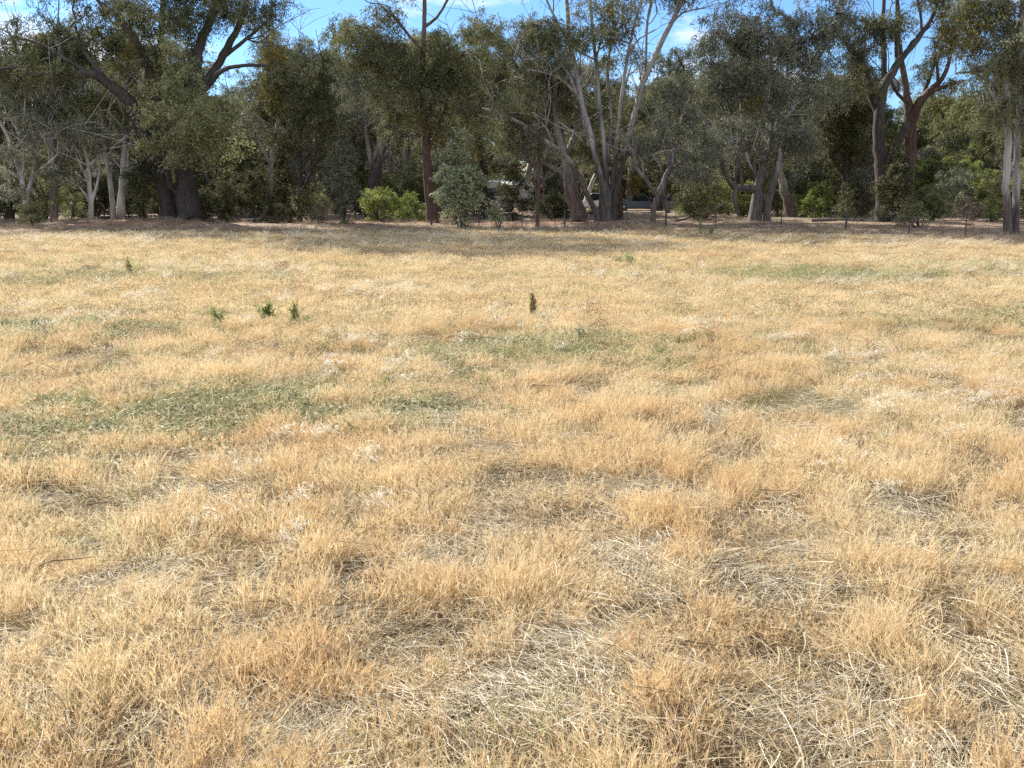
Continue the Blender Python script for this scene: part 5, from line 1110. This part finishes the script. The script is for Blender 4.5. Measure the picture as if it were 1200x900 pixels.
# ------------------------------------------------------------------ weeds in the paddock
def weed(name, px, py, hpx, wpx, label, kind, seed, n=5):
    rs = np.random.RandomState(seed); x, y = G(px, py); h = hpx * y / FPX * 1.2; w = wpx * y / FPX / 2 * 0.7
    z = hz(x, y)
    if kind == 'low':
        m = 130; P = np.stack([rs.randn(m) * w * .34, rs.randn(m) * w * .34, .02 + h * rs.rand(m) * .9], -1)
        v, f, b = leaves(P, rs, .045, .011, -.3)
        o = obj(name, quad_mesh(name, v, f, M['grey_weed'], False, b)); o.location = (x, y, z)
        return tag(o, label, 'weed', 'weeds in the paddock')
    root = empty(name, (x, y, z)); tag(root, label, 'weed', 'weeds in the paddock')
    S = Acc(); P = []; SP = []
    for k in range(n):
        bx = rs.randn() * w * .4; by = rs.randn() * w * .4; hh = h * (.6 + .45 * rs.rand()); tx = bx + rs.randn() * w * .35
        S.tube(np.array([(bx * .4, by * .4, -.02), (bx, by, hh * .5), (tx, by, hh)]), np.array([.005, .004, .002]), 4)
        for t in np.linspace(.12, .98, 15 if kind != 'seed' else 12):
            c = np.array([bx, by, 0]) * (1 - t) + np.array([tx, by, 0]) * t; c[2] = hh * t
            if kind == 'seed' and t > .45: SP.append(c + rs.randn(9, 3) * np.array([.012, .012, .02]))
            P.append(c + rs.randn(3 if t < .6 else 2, 3) * .010)
    obj('stem', S.mesh('stem', M['green_blade'] if kind != 'seed' else M['thatch']), root)
    v, f, b = leaves(np.vstack(P), rs, .085 if kind != 'seed' else .055, .008, -.9, .85); obj('foliage', quad_mesh('foliage', v, f, M['weed_leaf'], False, b), root)
    if SP:
        v, f, b = leaves(np.vstack(SP), rs, .02, .008, 0); obj('seed_spike', quad_mesh('seed_spike', v, f, M['rust_seed'], False, b), root)
    return root
M['weed_leaf'] = leafy('weed_leaf', [(0.1, (0.15, 0.17, 0.045)), (0.5, (0.29, 0.32, 0.11)), (0.9, (0.44, 0.45, 0.20))], 0.45, 0.06, 0.45)
M['rust_seed'] = leafy('rust_seed', [(0.1, (0.10, 0.045, 0.025)), (0.5, (0.20, 0.10, 0.055)), (0.9, (0.32, 0.2, 0.12))], 0.2, 0.02, 0.5)
weed('weed', 152, 324, 18, 14, 'upright weed standing alone at the far left of the paddock', 'seed', 1, 4)
weed('weed', 257, 385, 20, 24, 'leftmost and loosest weed of the row of three', 'leaf', 2, 6)
weed('weed', 312, 382, 22, 22, 'bushy green weed in the middle of the row of three', 'leaf', 3, 11)
weed('weed', 346, 384, 22, 10, 'narrow green weed with a low trailing arm, right of the row of three', 'leaf', 4, 6)
weed('weed', 363, 384, 8, 16, 'low sprawling weed touching the narrow green one', 'leaf', 5, 4)
weed('dock_weed', 623, 377, 30, 14, 'weed with rust brown seed spikes in the middle of the paddock', 'seed', 6, 4)
weed('weed', 723, 310, 7, 14, 'left one of the two small green weeds on the far rise', 'leaf', 7, 5)
weed('weed', 738, 310, 9, 12, 'right one of the two small green weeds on the far rise', 'leaf', 8, 5)
weed('weed', 690, 306, 6, 8, 'tiny weed left of the two on the far rise', 'leaf', 9, 4)
weed('weed', 819, 278, 18, 8, 'slim fresh green weed before the V forked gum', 'leaf', 10, 5)
weed('weed', 832, 279, 16, 10, 'bushier fresh green weed right of the slim one at the wood edge', 'leaf', 11, 7)
weed('weed', 56, 342, 9, 10, 'small dark weed near the left edge', 'leaf', 12, 5)
weed('weed', 53, 318, 5, 6, 'tiniest weed at the far left', 'leaf', 13, 3)
weed('weed', 788, 376, 8, 12, 'small green weed right of the rust spiked one', 'leaf', 14, 3)
weed('grey_weed', 117, 514, 14, 50, 'low round grey green weed clump in the left green patch', 'low', 15)
weed('grey_weed', 680, 402, 14, 26, 'low grey green weed right of the middle green patch', 'low', 16)
weed('grey_weed', 42, 388, 10, 22, 'low grey weed near the left edge', 'low', 17)
weed('grey_weed', 6, 388, 8, 20, 'low grey weed cut by the left edge', 'low', 18)
weed('grey_weed', 458, 457, 10, 14, 'small grey green weed at the right end of the left green patch', 'low', 19)
# clod
def clod():
    x, y = G(437, 690); rs = np.random.RandomState(8); n, m = 10, 16; V = []
    for i in range(n + 1):
        for j in range(m):
            th = math.pi * i / n; ph = 2 * math.pi * j / m
            d = np.array([math.sin(th) * math.cos(ph), math.sin(th) * math.sin(ph), math.cos(th)])
            k = 1 + .18 * math.sin(3 * ph + th * 2) + .1 * rs.randn() * math.sin(th); V.append(d * np.array([.055, .035, .028]) * k)
    F = [(i * m + j, i * m + (j + 1) % m, (i + 1) * m + (j + 1) % m, (i + 1) * m + j) for i in range(n) for j in range(m)]
    o = obj('dry_clod', quad_mesh('dry_clod', np.array(V), np.array(F), simple('clod', (.30, .17, .08), .9, 0, .5, 40), True)); o.location = (x, y, hz(x, y) + .05)
    tag(o, 'orange brown dry lump lying in the flattened straw', 'clod')
clod()
